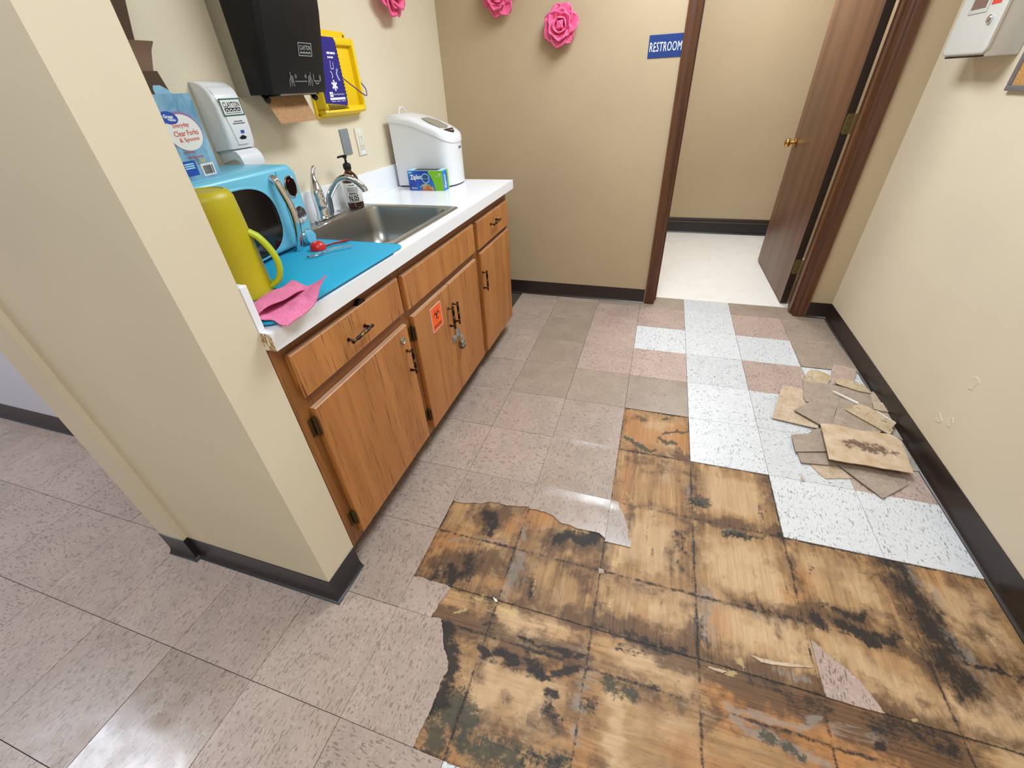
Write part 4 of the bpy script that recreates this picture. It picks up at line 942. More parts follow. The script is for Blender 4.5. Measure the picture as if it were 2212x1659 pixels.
# ------------------------------------------------------------------ worktop
ct = thing('worktop', 'white laminate worktop with backsplash on the oak cabinet', 'worktop', (-1.4, .1, ZC))
WX0, WX1, WY0, WY1 = -1.70, -1.088, -.8145, 1.035
HX0, HX1, HY0, HY1 = -1.60, -1.165, -.185, .36
mb = MB().box(WX0, HX0, WY0, WY1, .886, ZC).box(HX1, WX1 - .002, WY0, WY1 - .002, .886, ZC).box(HX0, HX1, WY0, HY0, .886, ZC).box(HX0, HX1, HY1, WY1 - .002, .886, ZC)
obj('top', mb, M['lam'], ct)
obj('front_edge', MB().box(WX1 - .002, WX1, WY0, WY1, .881, ZC), M['lam'], ct)
obj('end_edge', MB().box(WX0, WX1 - .002, WY1 - .002, WY1, .881, ZC), M['lam'], ct)
obj('scraped_end', MB().box(-1.122, WX1 - .001, WY0 - .0016, WY0, .8815, ZC - .001), M['chipboard'], ct, label='scraped bare particle board end')
obj('backsplash', MB().rbox(-1.7095, -1.690, WY0 + .02, WY1, ZC, 1.036, .001, 1), M['lam'], ct)
obj('side_splash', MB().rbox(-1.69, -1.118, WY0, WY0 + .018, ZC, 1.034, .001, 1), M['lam'], ct)

# ------------------------------------------------------------------ sink
sk = thing('kitchen_sink', 'stainless steel drop-in sink set in the white worktop', 'sink', (-1.40, .09, ZC))
def rr3(a0, a1, b0, b1, r, z, n=6): return [(x, y, z) for x, y in rrect(a0, a1, b0, b1, r, n)]
SX0, SX1, SY0, SY1 = -1.668, -1.135, -.215, .386
rings = [rr3(SX0, SX1, SY0, SY1, .03, ZC + .0004), rr3(SX0 + .002, SX1 - .002, SY0 + .002, SY1 - .002, .03, ZC + .003), rr3(SX0 + .012, SX1 - .012, SY0 + .012, SY1 - .012, .03, ZC + .0052),
         rr3(-1.580, -1.168, -.182, .352, .062, ZC + .0045), rr3(-1.576, -1.172, -.178, .348, .062, ZC + .002)]
obj('rim', MB().loft(rings, False, False), M['steel'], sk, 60)
rings = [rr3(-1.576, -1.172, -.178, .348, .062, ZC + .002), rr3(-1.573, -1.175, -.175, .345, .062, ZC - .012), rr3(-1.566, -1.182, -.168, .338, .062, ZC - .10), rr3(-1.556, -1.192, -.158, .328, .062, ZC - .148), rr3(-1.535, -1.213, -.137, .307, .055, ZC - .170), rr3(-1.50, -1.248, -.10, .27, .04, ZC - .175), rr3(-1.40, -1.35, .06, .11, .02, ZC - .179)]
obj('basin', MB().loft(rings, False, True), M['steel'], sk, 75)
obj('drain', MB().lathe([(.043, -.1785), (.043, -.1765), (.036, -.1765), (.034, -.183), (.0005, -.183)], (-1.375, .085, ZC), 24), M['chrome'], sk, 40)

fc = thing('faucet', 'chrome single-lever faucet on the back of the sink', 'faucet', (-1.625, .09, ZC + .005))
z0 = ZC + .005
mb = MB(); mb.prism(rrect(-.026, .026, -.075, .135, .025), FLR(-1.625, .09, z0), 0, .010); obj('base_plate', mb, M['chrome'], fc, 40)
mb = MB().lathe([(.030, .008), (.028, .014), (.0245, .020), (.0235, .05), (.0245, .082), (.022, .086), (.0005, .088)], (-1.630, .085, z0), 20); obj('body', mb, M['chrome'], fc, 40)
lev = [(-1.630, .085, z0 + .082), (-1.630, .085, z0 + .100), (-1.634, .090, z0 + .118), (-1.642, .100, z0 + .140), (-1.648, .108, z0 + .162), (-1.648, .116, z0 + .180), (-1.644, .122, z0 + .192), (-1.640, .126, z0 + .197)]
obj('lever', MB().tube(lev, [.0245, .0250, .0215, .0150, .0100, .0082, .0090, .005], 14), M['chrome'], fc, 60)
sp = [(-1.618, .108, z0 + .010), (-1.610, .113, z0 + .030)]
for q in range(13):
    t = q / 12; sp.append((-1.606 + .128 * t, .117 + .062 * t, z0 + .036 + .116 * math.sin(math.pi * (.12 + .64 * t)) ))
sp.append((-1.470, .182, z0 + .104))
obj('spout', MB().tube(sp, [.017, .0145] + [.0125] * 13 + [.0125], 14), M['chrome'], fc, 60)
obj('aerator', MB().tube([sp[-2], sp[-1], (-1.4685, .1828, z0 + .094)], [.0135, .0138, .0138], 14), M['chrome'], fc, 40)
obj('hole_cover', MB().rbox(-1.640, -1.612, .185, .222, z0 + .010, z0 + .0125, .001), M['zinc'], fc)

bo = thing('soap_bottle', 'amber pump bottle with white label behind the faucet spout', 'bottle', (-1.628, .315, z0))
bx, by = -1.628, .315
obj('bottle_body', MB().lathe([(.001, .0), (.033, .001), (.036, .006), (.036, .112), (.034, .124), (.026, .138), (.017, .146), (.0145, .150), (.0145, .160), (.0005, .160)], (bx, by, z0), 28), M['amber'], bo, 50)
lb = obj('label', MB().lathe([(.0363, .024), (.0366, .0245), (.0366, .1045), (.0363, .105)], (bx, by, z0), 40, cap0=False, cap1=False), M['label'], bo, 50)
def on_cyl(name, items, parent, ang0, r, m):
    mb = MB()
    for body, a, b, w, h, bold in items:
        tm = MB(); f0 = FR((0, 0, 0), (1, 0, 0), (0, 1, 0))
        if body: text(tm, body, f0, a, b, w, h, 0, bold=bold)
        else: scrib(tm, f0, a, b, w, h, 0, int(b * 1e4))
        mb.add([(bx + r * math.cos(ang0 + p[0] / r), by + r * math.sin(ang0 + p[0] / r), z0 + p[1]) for p in tm.v], tm.f)
    return flatobj(name, mb, m, parent)
A0 = math.atan2(-1.444 - by, -.2986 - bx)
on_cyl('lettering', [('HOME', -.002, .096, .026, .006, .02), ('MARBLE', 0, .062, .036, .008, .03), ('N.05', -.002, .043, .044, .025, .03), ('', 0, .086, .05, .0022, 0), ('', 0, .081, .05, .0022, 0), ('', 0, .076, .05, .0022, 0), ('', 0, .071, .05, .0022, 0), ('', .0, .029, .05, .0022, 0)], lb, A0, .0369, M['ink'])
pm = MB().lathe([(.0165, .158), (.0172, .160), (.0172, .176), (.014, .180), (.006, .183), (.0048, .190), (.0048, .205), (.0005, .206)], (bx, by, z0), 18)
obj('pump_collar', pm, M['black'], bo, 40)
obj('pump_head', MB().lathe([(.0005, .200), (.0085, .201), (.009, .208), (.0085, .213), (.0005, .214)], (bx, by, z0), 14).tube([(bx, by, z0 + .208), (bx - .012, by - .012, z0 + .2085), (bx - .024, by - .022, z0 + .205)], [.0055, .0045, .0036], 8), M['black'], bo, 40)

# ------------------------------------------------------------------ drying mat and what lies on it
def rounded_slab(x0, x1, y0, y1, r, z0, th, rot=0.0, n=8):
    cx, cy = (x0 + x1) / 2, (y0 + y1) / 2; out = []
    for d, z in ((.002, z0), (0, z0 + th * .3), (0, z0 + th * .7), (.002, z0 + th)):
        ring = []
        for a, b in rrect(x0 + d - cx, x1 - d - cx, y0 + d - cy, y1 - d - cy, r, n):
            ring.append((cx + a * math.cos(rot) - b * math.sin(rot), cy + a * math.sin(rot) + b * math.cos(rot), z))
        out.append(ring)
    return out
ZM = ZC + .0125                                                    # mat top (it spans the sink rim)
dm_ = thing('drying_mat', 'turquoise rubber drying mat on the worktop beside the sink', 'mat', (-1.27, -.49, ZC + .005))
obj('mat_pad', MB().loft(rounded_slab(-1.685, -1.094, -.788, -.186, .035, ZC + .0055, .006, math.radians(-.8))), M['teal'], dm_, 40)
bd = [Vector(p) + Vector((0, 0, .0002)) for p in rounded_slab(-1.682, -1.097, -.785, -.189, .034, ZM - .002, .002, math.radians(-.8))[2]]
obj('mat_rim', MB().tube([p - Vector((0, 0, .0026)) for p in bd + [bd[0]]], .0028, 6, False), M['teal'], dm_, 60)
tag(centre_origin(obj('foam_pad', MB().rbox(-1.115, -1.092, -.262, -.205, ZC, ZC + .0055, .002), M['whitefoam']), (-1.104, -.23, ZC)), 'small white pad sticking out under the corner of the turquoise mat', 'pad')

# scoop
sc = thing('measuring_scoop', 'red plastic measuring scoop lying upside down on the turquoise mat', 'scoop', (-1.362, -.292, ZM))
obj('bowl', MB().lathe([(.0255, 0), (.0258, .003), (.0245, .012), (.019, .021), (.010, .026), (.0005, .0275)], (-1.362, -.292, ZM), 24), M['red'], sc, 60)
d = Vector((.052, .092, 0)).normalized(); p0 = Vector((-1.362, -.292, ZM + .004)) + d * .024
obj('handle', MB().tube([p0, p0 + d * .03 + Vector((0, 0, .002)), p0 + d * .07 + Vector((0, 0, .001)), p0 + d * .088], [.0045, .0042, .0058, .0035], 8, flat=.55), M['red'], sc, 50)
# clear spoon
cs = thing('plastic_spoon', 'clear plastic spoon lying in front of the red scoop', 'spoon', (-1.295, -.315, ZM))
dd = Vector((.084, .117, 0)).normalized(); nn = Vector((-dd.y, dd.x, 0)); b0 = Vector((-1.338, -.378, ZM + .003))
def spoon(u, v):
    L = .148 * u
    if u < .36:
        t = u / .36; w = .0185 * math.sin(math.pi * (.06 + .90 * t)) ** .75; dz = .005 * (1 - ((v - .5) * 2) ** 2) * math.sin(math.pi * t)
    else:
        t = (u - .36) / .64; w = .0042 + .0035 * t; dz = -.002 * (1 - abs(v - .5) * 2)
    return b0 + dd * L + nn * (v - .5) * 2 * w + Vector((0, 0, .0035 - dz + .004 * max(0, math.sin(math.pi * (u - .3) / .7))))
obj('spoon_body', MB().sheet(spoon, 30, 9, .0022), M['clear'], cs, 60)

# upturned pitcher
pt = thing('pitcher', 'lime green plastic pitcher standing upside down on the turquoise mat', 'pitcher', (-1.315, -.660, ZM))
pc = (-1.315, -.660, ZM)
obj('pitcher_body', MB().lathe([(.073, .0002), (.0765, .0005), (.0768, .004), (.0755, .006), (.0735, .10), (.0690, .205), (.0670, .236), (.061, .249), (.052, .2535), (.050, .251), (.0005, .251)], pc, 40, cap0=False), M['lime'], pt, 40)
hd = Vector((.80, .60, 0)).normalized(); hp = []
for q in range(15):
    t = q / 14; zz = .150 - .138 * t; out = .0715 + .004 * t + .042 * math.sin(math.pi * min(1, t * 1.0)) ** .55 * (0.62 + .42 * t)
    hp.append(Vector(pc) + hd * out + Vector((0, 0, zz)))
hp = [Vector(pc) + hd * .068 + Vector((0, 0, .153))] + hp
hp.append(Vector(pc) + hd * .074 + Vector((0, 0, .010)))
wv = Vector((-hd.y, hd.x, 0)); rg_ = []
for q, p in enumerate(hp):
    tq = (hp[min(q + 1, len(hp) - 1)] - hp[max(q - 1, 0)]).normalized(); nq = tq.cross(wv)
    rg_.append([p + wv * .014 * math.copysign(abs(math.cos(a)) ** .6, math.cos(a)) + nq * .0075 * math.sin(a) for a in [2 * math.pi * k / 14 for k in range(14)]])
obj('handle', MB().loft(rg_), M['lime2'], pt, 50)

# pink cloth: folded, with a raised corner
def cloth1(u, v):
    # lower ply spread over the front of the mat
    a = Vector((-1.172, -.789, 0)); b = Vector((-1.058, -.784, 0)); c = Vector((-1.060, -.622, 0)); d = Vector((-1.180, -.640, 0))
    p = (a * (1 - u) + b * u) * (1 - v) + (d * (1 - u) + c * u) * v
    fold = .004 * math.sin(7 * u + 6 * v) + .003 * math.sin(15 * v)
    tip = .046 * (max(0, u - .15) / .85) ** 1.1 * (max(0, v - .45) / .55) ** 1.1
    drop = -.010 * max(0, (p.x + 1.092) / .03) * (1 - v)
    w = Vector((math.sin(13 * v) * .004 * u, math.cos(11 * u) * .004, 0))
    return p + w + Vector((0, 0, ZM + .006 + max(0, fold) + tip + drop))
def cloth2(u, v):
    a = Vector((-1.130, -.787, 0)); b = Vector((-1.110, -.632, 0)); c = Vector((-1.226, -.572, 0)); d = Vector((-1.228, -.724, 0))
    p = (a * (1 - u) + b * u) * (1 - v) + (d * (1 - u) + c * u) * v
    return p + Vector((0, 0, ZM + .012 + .016 * (1 - v) ** .6 * (.4 + .6 * math.sin(math.pi * (.15 + .75 * u))) - .006 * v ** 3 + .0025 * math.sin(10 * u + 4 * v) + .0009 * math.sin(70 * v)))
pcl = thing('cleaning_cloth', 'crumpled pink cleaning cloth at the front corner of the turquoise mat', 'cloth', (-1.165, -.655, ZM))
obj('cloth_lower_fold', MB().sheet(cloth1, 34, 30, .0025), M['pinkcloth'], pcl, 70)
obj('cloth_upper_fold', MB().sheet(cloth2, 24, 18, .0025), M['pinkcloth'], pcl, 70)

# ------------------------------------------------------------------ microwave
mw = thing('microwave', 'sky blue retro microwave with chrome door handle on the worktop', 'microwave', (-1.56, -.44, ZC + .012))
MX, MY0, MY1, MZ0, MZ1 = -1.436, -.665, -.207, ZC + .020, 1.186
def mw_ring(x, ins, r):
    return [(x, y, z) for y, z in rrect(MY0 + ins, MY1 - ins, MZ0 + ins, MZ1 - ins, r, 6)]
obj('casing', MB().loft([mw_ring(-1.685, .004, .022), mw_ring(-1.68, 0, .026), mw_ring(MX - .030, 0, .030), mw_ring(MX - .028, .0015, .030)]), M['blue_mw'], mw, 40)
obj('front_shell', MB().loft([mw_ring(MX - .028, 0, .030), mw_ring(MX - .012, 0, .032), mw_ring(MX - .004, .004, .032), mw_ring(MX, .014, .030)]), M['blue_mw'], mw, 60)
fr = LW(0, 0, MX)
seam = MB().box(MX - .003, MX + .0004, -.2935, -.2920, MZ0 + .012, MZ1 - .012); obj('door_gap', seam, M['charcoal'], mw)
wz = 1.053; wy = -.470; win = []
for q in range(48):
    t = 2 * math.pi * q / 48; e_ = .74; c_, s_ = math.cos(t), math.sin(t)
    win.append((wy + .134 * abs(c_) ** e_ * (1 if c_ >= 0 else -1), wz + .098 * abs(s_) ** e_ * (1 if s_ >= 0 else -1)))
def scale_poly(pl, k): 
    ca = sum(p[0] for p in pl) / len(pl); cb = sum(p[1] for p in pl) / len(pl); return [(ca + (a - ca) * k, cb + (b - cb) * k) for a, b in pl]
bez = MB().loft([[P(fr, a, b, -.001) for a, b in scale_poly(win, 1.07)], [P(fr, a, b, .0016) for a, b in scale_poly(win, 1.04)], [P(fr, a, b, .001) for a, b in win]], False, False)
obj('window_bezel', bez, M['blue_mw'], mw, 60)
mb = MB(); mb.prism(win, fr, -.001, .0012); obj('door_window', mb, M['glass_k'], mw)
# handle: bowed chrome bar
hb = [(MX + .001, -.318, 1.160), (MX + .014, -.318, 1.157)]
for q in range(11):
    t = q / 10; hb.append((MX + .016 + .016 * math.sin(math.pi * t), -.318 + .002 * t + .012 * math.sin(math.pi * t), 1.152 - .210 * t))
hb += [(MX + .014, -.316, .939), (MX + .001, -.316, .937)]
obj('door_handle', MB().tube(hb, .0115, 14, flat=.75), M['chrome'], mw, 60)
obj('display_ring', MB().loft([[P(fr, a, b, -.001) for a, b in ell(-.249, 1.124, .027, .034)], [P(fr, a, b, .004) for a, b in ell(-.249, 1.124, .0245, .0315)], [P(fr, a, b, .003) for a, b in ell(-.249, 1.124, .022, .029)]], False, False), M['chrome'], mw, 50)
mb = MB(); mb.prism(ell(-.249, 1.124, .0222, .0292), fr, -.001, .003); obj('display', mb, M['glass_k'], mw)
mb = MB(); mb.prism(ell(-.254, 1.142, .004, .0025, 12), fr, .003, .0032); obj('indicator', mb, M['red'], mw)
bt = MB().loft([[P(fr, a, b, .001) for a, b in ell(-.248, 1.037, .0095, .0095, 16)], [P(fr, a, b, .006) for a, b in ell(-.248, 1.037, .008, .008, 16)]])
obj('centre_button', bt, M['chrome'], mw, 40)
for q in range(5):
    t0 = math.radians(90 + 72 * q - 32); t1 = math.radians(90 + 72 * q + 32); pl = []
    for s_ in range(7): t = t0 + (t1 - t0) * s_ / 6; pl.append((-.248 + .0255 * math.cos(t), 1.037 + .0265 * math.sin(t)))
    for s_ in range(7): t = t1 + (t0 - t1) * s_ / 6; pl.append((-.248 + .012 * math.cos(t), 1.037 + .0125 * math.sin(t)))
    mb = MB(); mb.prism(pl, fr, -.001, .004); obj('button', mb, M['chrome'], mw, 40)
obj('knob_ring', MB().lathe([(.0265, 0), (.0275, .003), (.025, .006), (.022, .005), (.0005, .005)], (MX, -.243, .962), 28, (1, 0, 0)), M['chrome'], mw, 50)
obj('knob', MB().lathe([(.0225, .002), (.0225, .013), (.0205, .0165), (.0005, .0175)], (MX, -.243, .962), 28, (1, 0, 0)), M['blue_mw'], mw, 50)
for y in (MY0 + .05, MY1 - .05):
    for x in (-1.65, MX - .05): obj('foot', MB().lathe([(.012, ZM + .0004), (.014, MZ0 + .002)], (x, y, 0), 12), M['black'], mw)
# ================================================================== THINGS ON THE MICROWAVE
ZT = MZ1
fk = thing('cutlery_box', 'open light blue box of plastic forks and spoons on the microwave', 'box', (-1.53, -.49, ZT))
BX0, BX1, BY0, BY1, BH = -1.565, -1.500, -.556, -.424, .194
w = .0012
obj('front_panel', MB().box(BX1 - w, BX1, BY0, BY1, ZT, ZT + BH), M['boxblue'], fk)
obj('back_panel', MB().box(BX0, BX0 + w, BY0, BY1, ZT, ZT + BH), M['boxblue'], fk)
obj('side_panel', MB().box(BX0 + w, BX1 - w, BY1 - w, BY1, ZT, ZT + BH), M['boxblue'], fk)
obj('side_panel', MB().box(BX0 + w, BX1 - w, BY0, BY0 + w, ZT, ZT + BH), M['redink'], fk)
obj('bottom_panel', MB().box(BX0 + w, BX1 - w, BY0 + w, BY1 - w, ZT, ZT + w), M['brownbox2'], fk)
obj('back_flap', MB().loft([[(BX0, BY0 + .02, ZT + BH), (BX0, BY1, ZT + BH), (BX0 + w, BY1, ZT + BH), (BX0 + w, BY0 + .02, ZT + BH)], [(BX0 - .012, BY0 + .022, ZT + BH + .048), (BX0 - .012, BY1 - .002, ZT + BH + .050), (BX0 - .012 + w, BY1 - .002, ZT + BH + .050), (BX0 - .012 + w, BY0 + .022, ZT + BH + .048)]]), M['brownbox2'], fk)
mb = MB(); fr = FR((BX1 - .001, BY0 + .040, ZT + BH - .001), (0, 1, 0), (-.55, 0, .83)); mb.prism([(0, 0), (.045, 0), (.040, .012), (.030, .022), (.012, .022), (.004, .012)], fr, 0, w); obj('front_tab', mb, M['boxblue'], fk)
mb = MB().box(BX0 + .004, BX1 - .006, BY0 - .0005, BY0 + w, ZT + BH, ZT + BH + .006); 
def sidef(u, v):
    z = ZT + BH * .6 + (1.492 - ZT - BH * .6) * v; y1 = -.428 + .034 * max(0, v - .62) / .38
    return Vector((-1.585 - .012 * v + .010 * max(0, v - .9) * 10 * u, BY0 - .03 + (y1 - BY0 + .03) * u, z))
obj('tall_flap', MB().sheet(sidef, 8, 12, .002), M['brownbox'], fk, label='tall raised brown cardboard flap')
fr = LW(BY1, ZT, BX1); mb = MB(); mb.flat(ell(-.060, .113, .053, .044, 36, -.12), fr, .0006); flatobj('oval_outline_red', mb, M['purpleink'], fk)
mb = MB(); mb.flat(ell(-.059, .110, .049, .041, 36, -.12), fr, .0009); flatobj('oval_panel', mb, M['label'], fk)
mb = MB(); mb.flat(ell(-.086, .1445, .0235, .014, 30, -.18), fr, .0012); flatobj('logo_oval', mb, M['blueink'], fk)
mb = MB(); text(mb, 'Great', fr, -.087, .1475, .026, .008, .0015, -.1, .03); text(mb, 'Value', fr, -.081, .1405, .022, .0065, .0015, -.1, .03); flatobj('logo_lettering', mb, M['whiteink'], fk)
mb = MB(); text(mb, 'Everyday', fr, -.062, .126, .046, .0125, .0013, .02, .01); text(mb, 'Clear Forks', fr, -.056, .1095, .070, .0125, .0013, .02, .01); text(mb, '& Spoons', fr, -.054, .0935, .058, .0125, .0013, .02, .01)
text(mb, 'Strong', fr, -.070, .066, .028, .0065, .0007, 0, .02); text(mb, '- 60 Spoons', fr, -.060, .0535, .050, .0065, .0007, 0, .02); flatobj('red_lettering', mb, M['redink'], fk)
mb = MB(); mb.flat([(-.128, .012), (-.066, .012), (-.066, .047), (-.128, .047)], fr, .0006); flatobj('guarantee_panel', mb, M['blueink'], fk)
mb = MB()
for q in range(3): mb.flat([(-.100, .0385 - q * .005), (-.072, .0385 - q * .005), (-.072, .0415 - q * .005), (-.100, .0415 - q * .005)], fr, .0009)
flatobj('guarantee_lines', mb, M['paleblue'], fk)
mb = MB(); mb.flat([(-.054, .006), (-.014, .006), (-.014, .036), (-.054, .036)], fr, .0006); flatobj('barcode_panel', mb, M['label'], fk)
mb = MB(); bx_ = -.049; rb = random.Random(3)
while bx_ < -.020: 
    q = rb.choice((.0006, .001, .0017, .0024)); mb.flat([(bx_, .010), (bx_ + q, .010), (bx_ + q, .031), (bx_, .031)], fr, .0009); bx_ += q + rb.choice((.0007, .0012))
flatobj('barcode', mb, M['ink'], fk)
mb = MB(); mb.flat(ell(-.056, .0455, .005, .005, 16), fr, .0006); mb.flat([(-.061, .0365), (-.051, .0365), (-.051, .039), (-.061, .039)], fr, .0006); flatobj('recycling_mark', mb, M['greyink'], fk)
mb = MB(); mb.flat(ell(-.040, .044, .006, .006, 16), fr, .0006); flatobj('leaf_mark', mb, M['salad'], fk)

db = thing('cardboard_sheet', 'dark brown cardboard sheet standing behind the blue box beside the partition', 'cardboard', (-1.62, -.52, ZT))
def dsheet(u, v):
    z = ZT + (1.68 - ZT) * v; y1 = -.43 if z < 1.44 else -.43 + .03 * min(1, (z - 1.44) / .04) + max(0, z - 1.486) * .32
    return Vector((-1.628 - .03 * v, -.66 + (y1 + .66) * u, z))
sh_ = MB().sheet(dsheet, 6, 16, .003)
obj('sheet', sh_, M['brownbox2'], db)

# ================================================================== ON THE LEFT WALL
sd = thing('soap_dispenser', 'white wall-mounted soap dispenser with push lever above the microwave', 'soap dispenser', (XL, -.172, 1.20))
SY0_, SY1_ = -.236, -.128
prof = [(.004, 1.412), (.022, 1.411), (.042, 1.404), (.058, 1.390), (.068, 1.370), (.074, 1.345), (.076, 1.31), (.076, 1.275), (.073, 1.245), (.066, 1.228), (.004, 1.222)]
rings = []
for y, ins in ((SY0_, .010), (SY0_ + .003, .004), (SY0_ + .010, 0), (SY1_ - .010, 0), (SY1_ - .003, .004), (SY1_, .010)):
    rings.append([(XL + max(.002, d - ins), y, 1.32 + (z - 1.32) * (1 - ins * 1.5)) for d, z in prof])
obj('housing', MB().loft(rings), M['whitep'], sd, 50)
# raised tear-shaped front panel
fr0 = LW(-.172, 0, XL)
def dispx(z):
    for (d0, z0_), (d1, z1_) in zip(prof, prof[1:]):
        if z1_ <= z <= z0_: return d0 + (d1 - d0) * (z0_ - z) / max(1e-6, z0_ - z1_)
    return .07
pn = MB(); rings = []
for q in range(14):
    z = 1.398 - q * (1.398 - 1.240) / 13; t = q / 13; hw = .048 * (1 - .50 * t ** 1.6); d = dispx(z)
    rings.append([(XL + d - .003, -.180 - hw, z), (XL + d + .0028, -.180 - hw + .003, z), (XL + d + .0032, -.180, z), (XL + d + .0028, -.180 + hw - .003, z), (XL + d - .003, -.180 + hw, z)])
obj('front_panel', MB().loft(rings), M['whitep'], sd, 50)
lvp = [(.002, 1.224), (.050, 1.226), (.072, 1.222), (.084, 1.208), (.090, 1.188), (.088, 1.176), (.082, 1.178), (.074, 1.192), (.056, 1.200), (.002, 1.188)]
obj('push_lever', MB().loft([[(XL + d, y, z) for d, z in lvp] for y in (-.224, -.217, -.142, -.134)]), M['whitep'], sd, 45)
tilt = Vector((-.012, 0, 1)).normalized()
def panel_frame(z): 
    d = dispx(z); d2 = dispx(z - .03); v = Vector((d - d2, 0, .03)).normalized(); return FR((XL + d + .0036, -.181, z), (0, 1, 0), v)
fr = panel_frame(1.342)
mb = MB(); mb.flat(rrect(-.041, .041, -.0235, .0235, .002), fr, .0); flatobj('label_border', mb, M['green'], sd)
mb = MB(); mb.flat(rrect(-.037, .037, -.0198, .0198, .001), fr, .0003); flatobj('label', mb, M['label'], sd)
mb = MB(); mb.flat([(-.031, -.0115), (.031, -.0115), (.031, -.0015), (-.031, -.0015)], fr, .0006)
text(mb, 'CLAYTON', fr, 0, .007, .064, .0145, .0006, 0, .02); scrib(mb, fr, 0, -.0155, .062, .0018, .0006, 3); flatobj('lettering', mb, M['ink'], sd)
mb = MB()
for q in range(4): arc_ring(mb, fr, -.0225 + q * .015, -.0105, .0042, .0062, 0, math.pi, .0009, 8)
flatobj('arches', mb, M['whiteink'], sd)
fr = panel_frame(1.300); mb = MB(); scrib(mb, fr, .004, .004, .034, .0024, .0002, 4); scrib(mb, fr, .004, -.002, .048, .0024, .0002, 5); flatobj('small_lettering', mb, M['ink'], sd)
fr = panel_frame(1.274); mb = MB(); mb.flat([(-.001, -.004), (.013, -.004), (.013, .005), (-.001, .005)], fr, .0002); flatobj('logo_mark', mb, M['blueink'], sd)
fr = panel_frame(1.258); mb = MB(); mb.flat([(-.014, .001), (.002, .008), (.018, .001), (.010, -.006), (-.004, -.007)], fr, .0004); flatobj('level_window', mb, M['black'], sd)

td = thing('paper_towel_dispenser', 'black and grey paper towel dispenser on the left wall', 'towel dispenser', (XL, .09, 1.37))
TY0, TY1, TZ0, TZ1 = -.070, .245, 1.370, 1.765
obj('housing', MB().rbox(XL, -1.650, TY0, TY1, TZ0 - .003, TZ1, .006), M['greyp'], td)
rings = []
for z, xf in ((TZ0, -1.568), (1.384, -1.562), (1.43, -1.553), (1.48, -1.541), (1.54, -1.527), (1.60, -1.513), (1.66, -1.505), (1.71, -1.510), (1.745, -1.530), (1.762, -1.575)):
    k = .0; r = []
    for a, b in ((-1.650, TY0 - .001), (-1.600, TY0 + .000), (xf - .020, TY0 + .004), (xf - .004, TY0 + .016), (xf, TY0 + .040), (xf + .004, (TY0 + TY1) / 2), (xf, TY1 - .05), (xf - .006, TY1 - .022), (xf - .024, TY1 - .005), (-1.62, TY1), (-1.650, TY1 + .001)): r.append((a, b, z))
    rings.append(r)
obj('cover', MB().loft(rings), M['black'], td, 32)
def cov(z): 
    t = [(1.370, -1.568), (1.384, -1.562), (1.43, -1.553), (1.48, -1.541), (1.54, -1.527), (1.60, -1.513)]
    for (z0_, x0_), (z1_, x1_) in zip(t, t[1:]):
        if z0_ <= z <= z1_: return x0_ + (x1_ - x0_) * (z - z0_) / (z1_ - z0_), (x1_ - x0_) / (z1_ - z0_)
def cov_fr(y, z): x, sl = cov(z); return FR((x + .0062, y, z), (0, 1, 0), (sl, 0, 1))
fr = cov_fr(.115, 1.492); mb = MB()
for a in ((-.034, .034, .0165, .0185), (-.034, .034, -.0185, -.0165), (-.034, -.0315, -.0165, .0165), (.0315, .034, -.0165, .0165)): mb.flat([(a[0], a[2]), (a[1], a[2]), (a[1], a[3]), (a[0], a[3])], fr, 0)
text(mb, 'CLAYTON', fr, 0, .005, .054, .013, 0, 0, .01)
for q in range(4): arc_ring(mb, fr, -.0205 + q * .0137, -.012, .003, .0062, 0, math.pi, 0, 8)
flatobj('logo_plate', mb, M['silverink'], td)
fr = cov_fr(.095, 1.408); mb = MB()
def stroke(mb, fr, pts, w=.0011, c=0.0):
    w *= 1.5
    for (a0, b0_), (a1, b1_) in zip(pts, pts[1:]):
        L = math.hypot(a1 - a0, b1_ - b0_) or 1e-6; nx, ny = -(b1_ - b0_) / L * w / 2, (a1 - a0) / L * w / 2
        mb.flat([(a0 + nx, b0_ + ny), (a0 - nx, b0_ - ny), (a1 - nx, b1_ - ny), (a1 + nx, b1_ + ny)], fr, c)
for s_, o_ in ((1, -.075), (-1, .040)):                       # two hands pulling the towel
    stroke(mb, fr, [(o_ + s_ * .006, .022), (o_ + s_ * .007, .008), (o_, -.002), (o_, -.020)]); stroke(mb, fr, [(o_ + s_ * .012, -.018), (o_ + s_ * .008, -.006), (o_ + s_ * .009, .008), (o_ + s_ * .014, .012), (o_ + s_ * .018, .006), (o_ + s_ * .018, -.006), (o_ + s_ * .022, -.018)])
    stroke(mb, fr, [(o_ + s_ * .014, -.008), (o_ + s_ * .014, .006)]); stroke(mb, fr, [(o_ + s_ * .027, .010), (o_ + s_ * .032, .004), (o_ + s_ * .037, .010), (o_ + s_ * .034, .010), (o_ + s_ * .034, .015), (o_ + s_ * .030, .015), (o_ + s_ * .030, .010), (o_ + s_ * .027, .010)], .0008)
stroke(mb, fr, [(-.050 + q * .0036, -.006 + .003 * (q % 2)) for q in range(19)], .0009)
stroke(mb, fr, [(.050, .016), (.051, -.004), (.078, -.004)], .0013); stroke(mb, fr, [(.058, -.006), (.060, -.012), (.074, -.012), (.076, -.006)], .0013); stroke(mb, fr, [(.082, .012), (.084, .002), (.082, -.006)], .0011); stroke(mb, fr, [(.087, .014), (.089, .002), (.086, -.006)], .0011)
flatobj('pictogram', mb, M['silverink'], td)
obj('tear_bar', MB().box(-1.640, -1.572, -.030, .180, TZ0 - .006, TZ0 - .0005), M['charcoal'], td)
obj('tear_lip', MB().box(-1.574, -1.570, -.022, .165, TZ0 - .005, TZ0 + .001), M['zinc'], td)
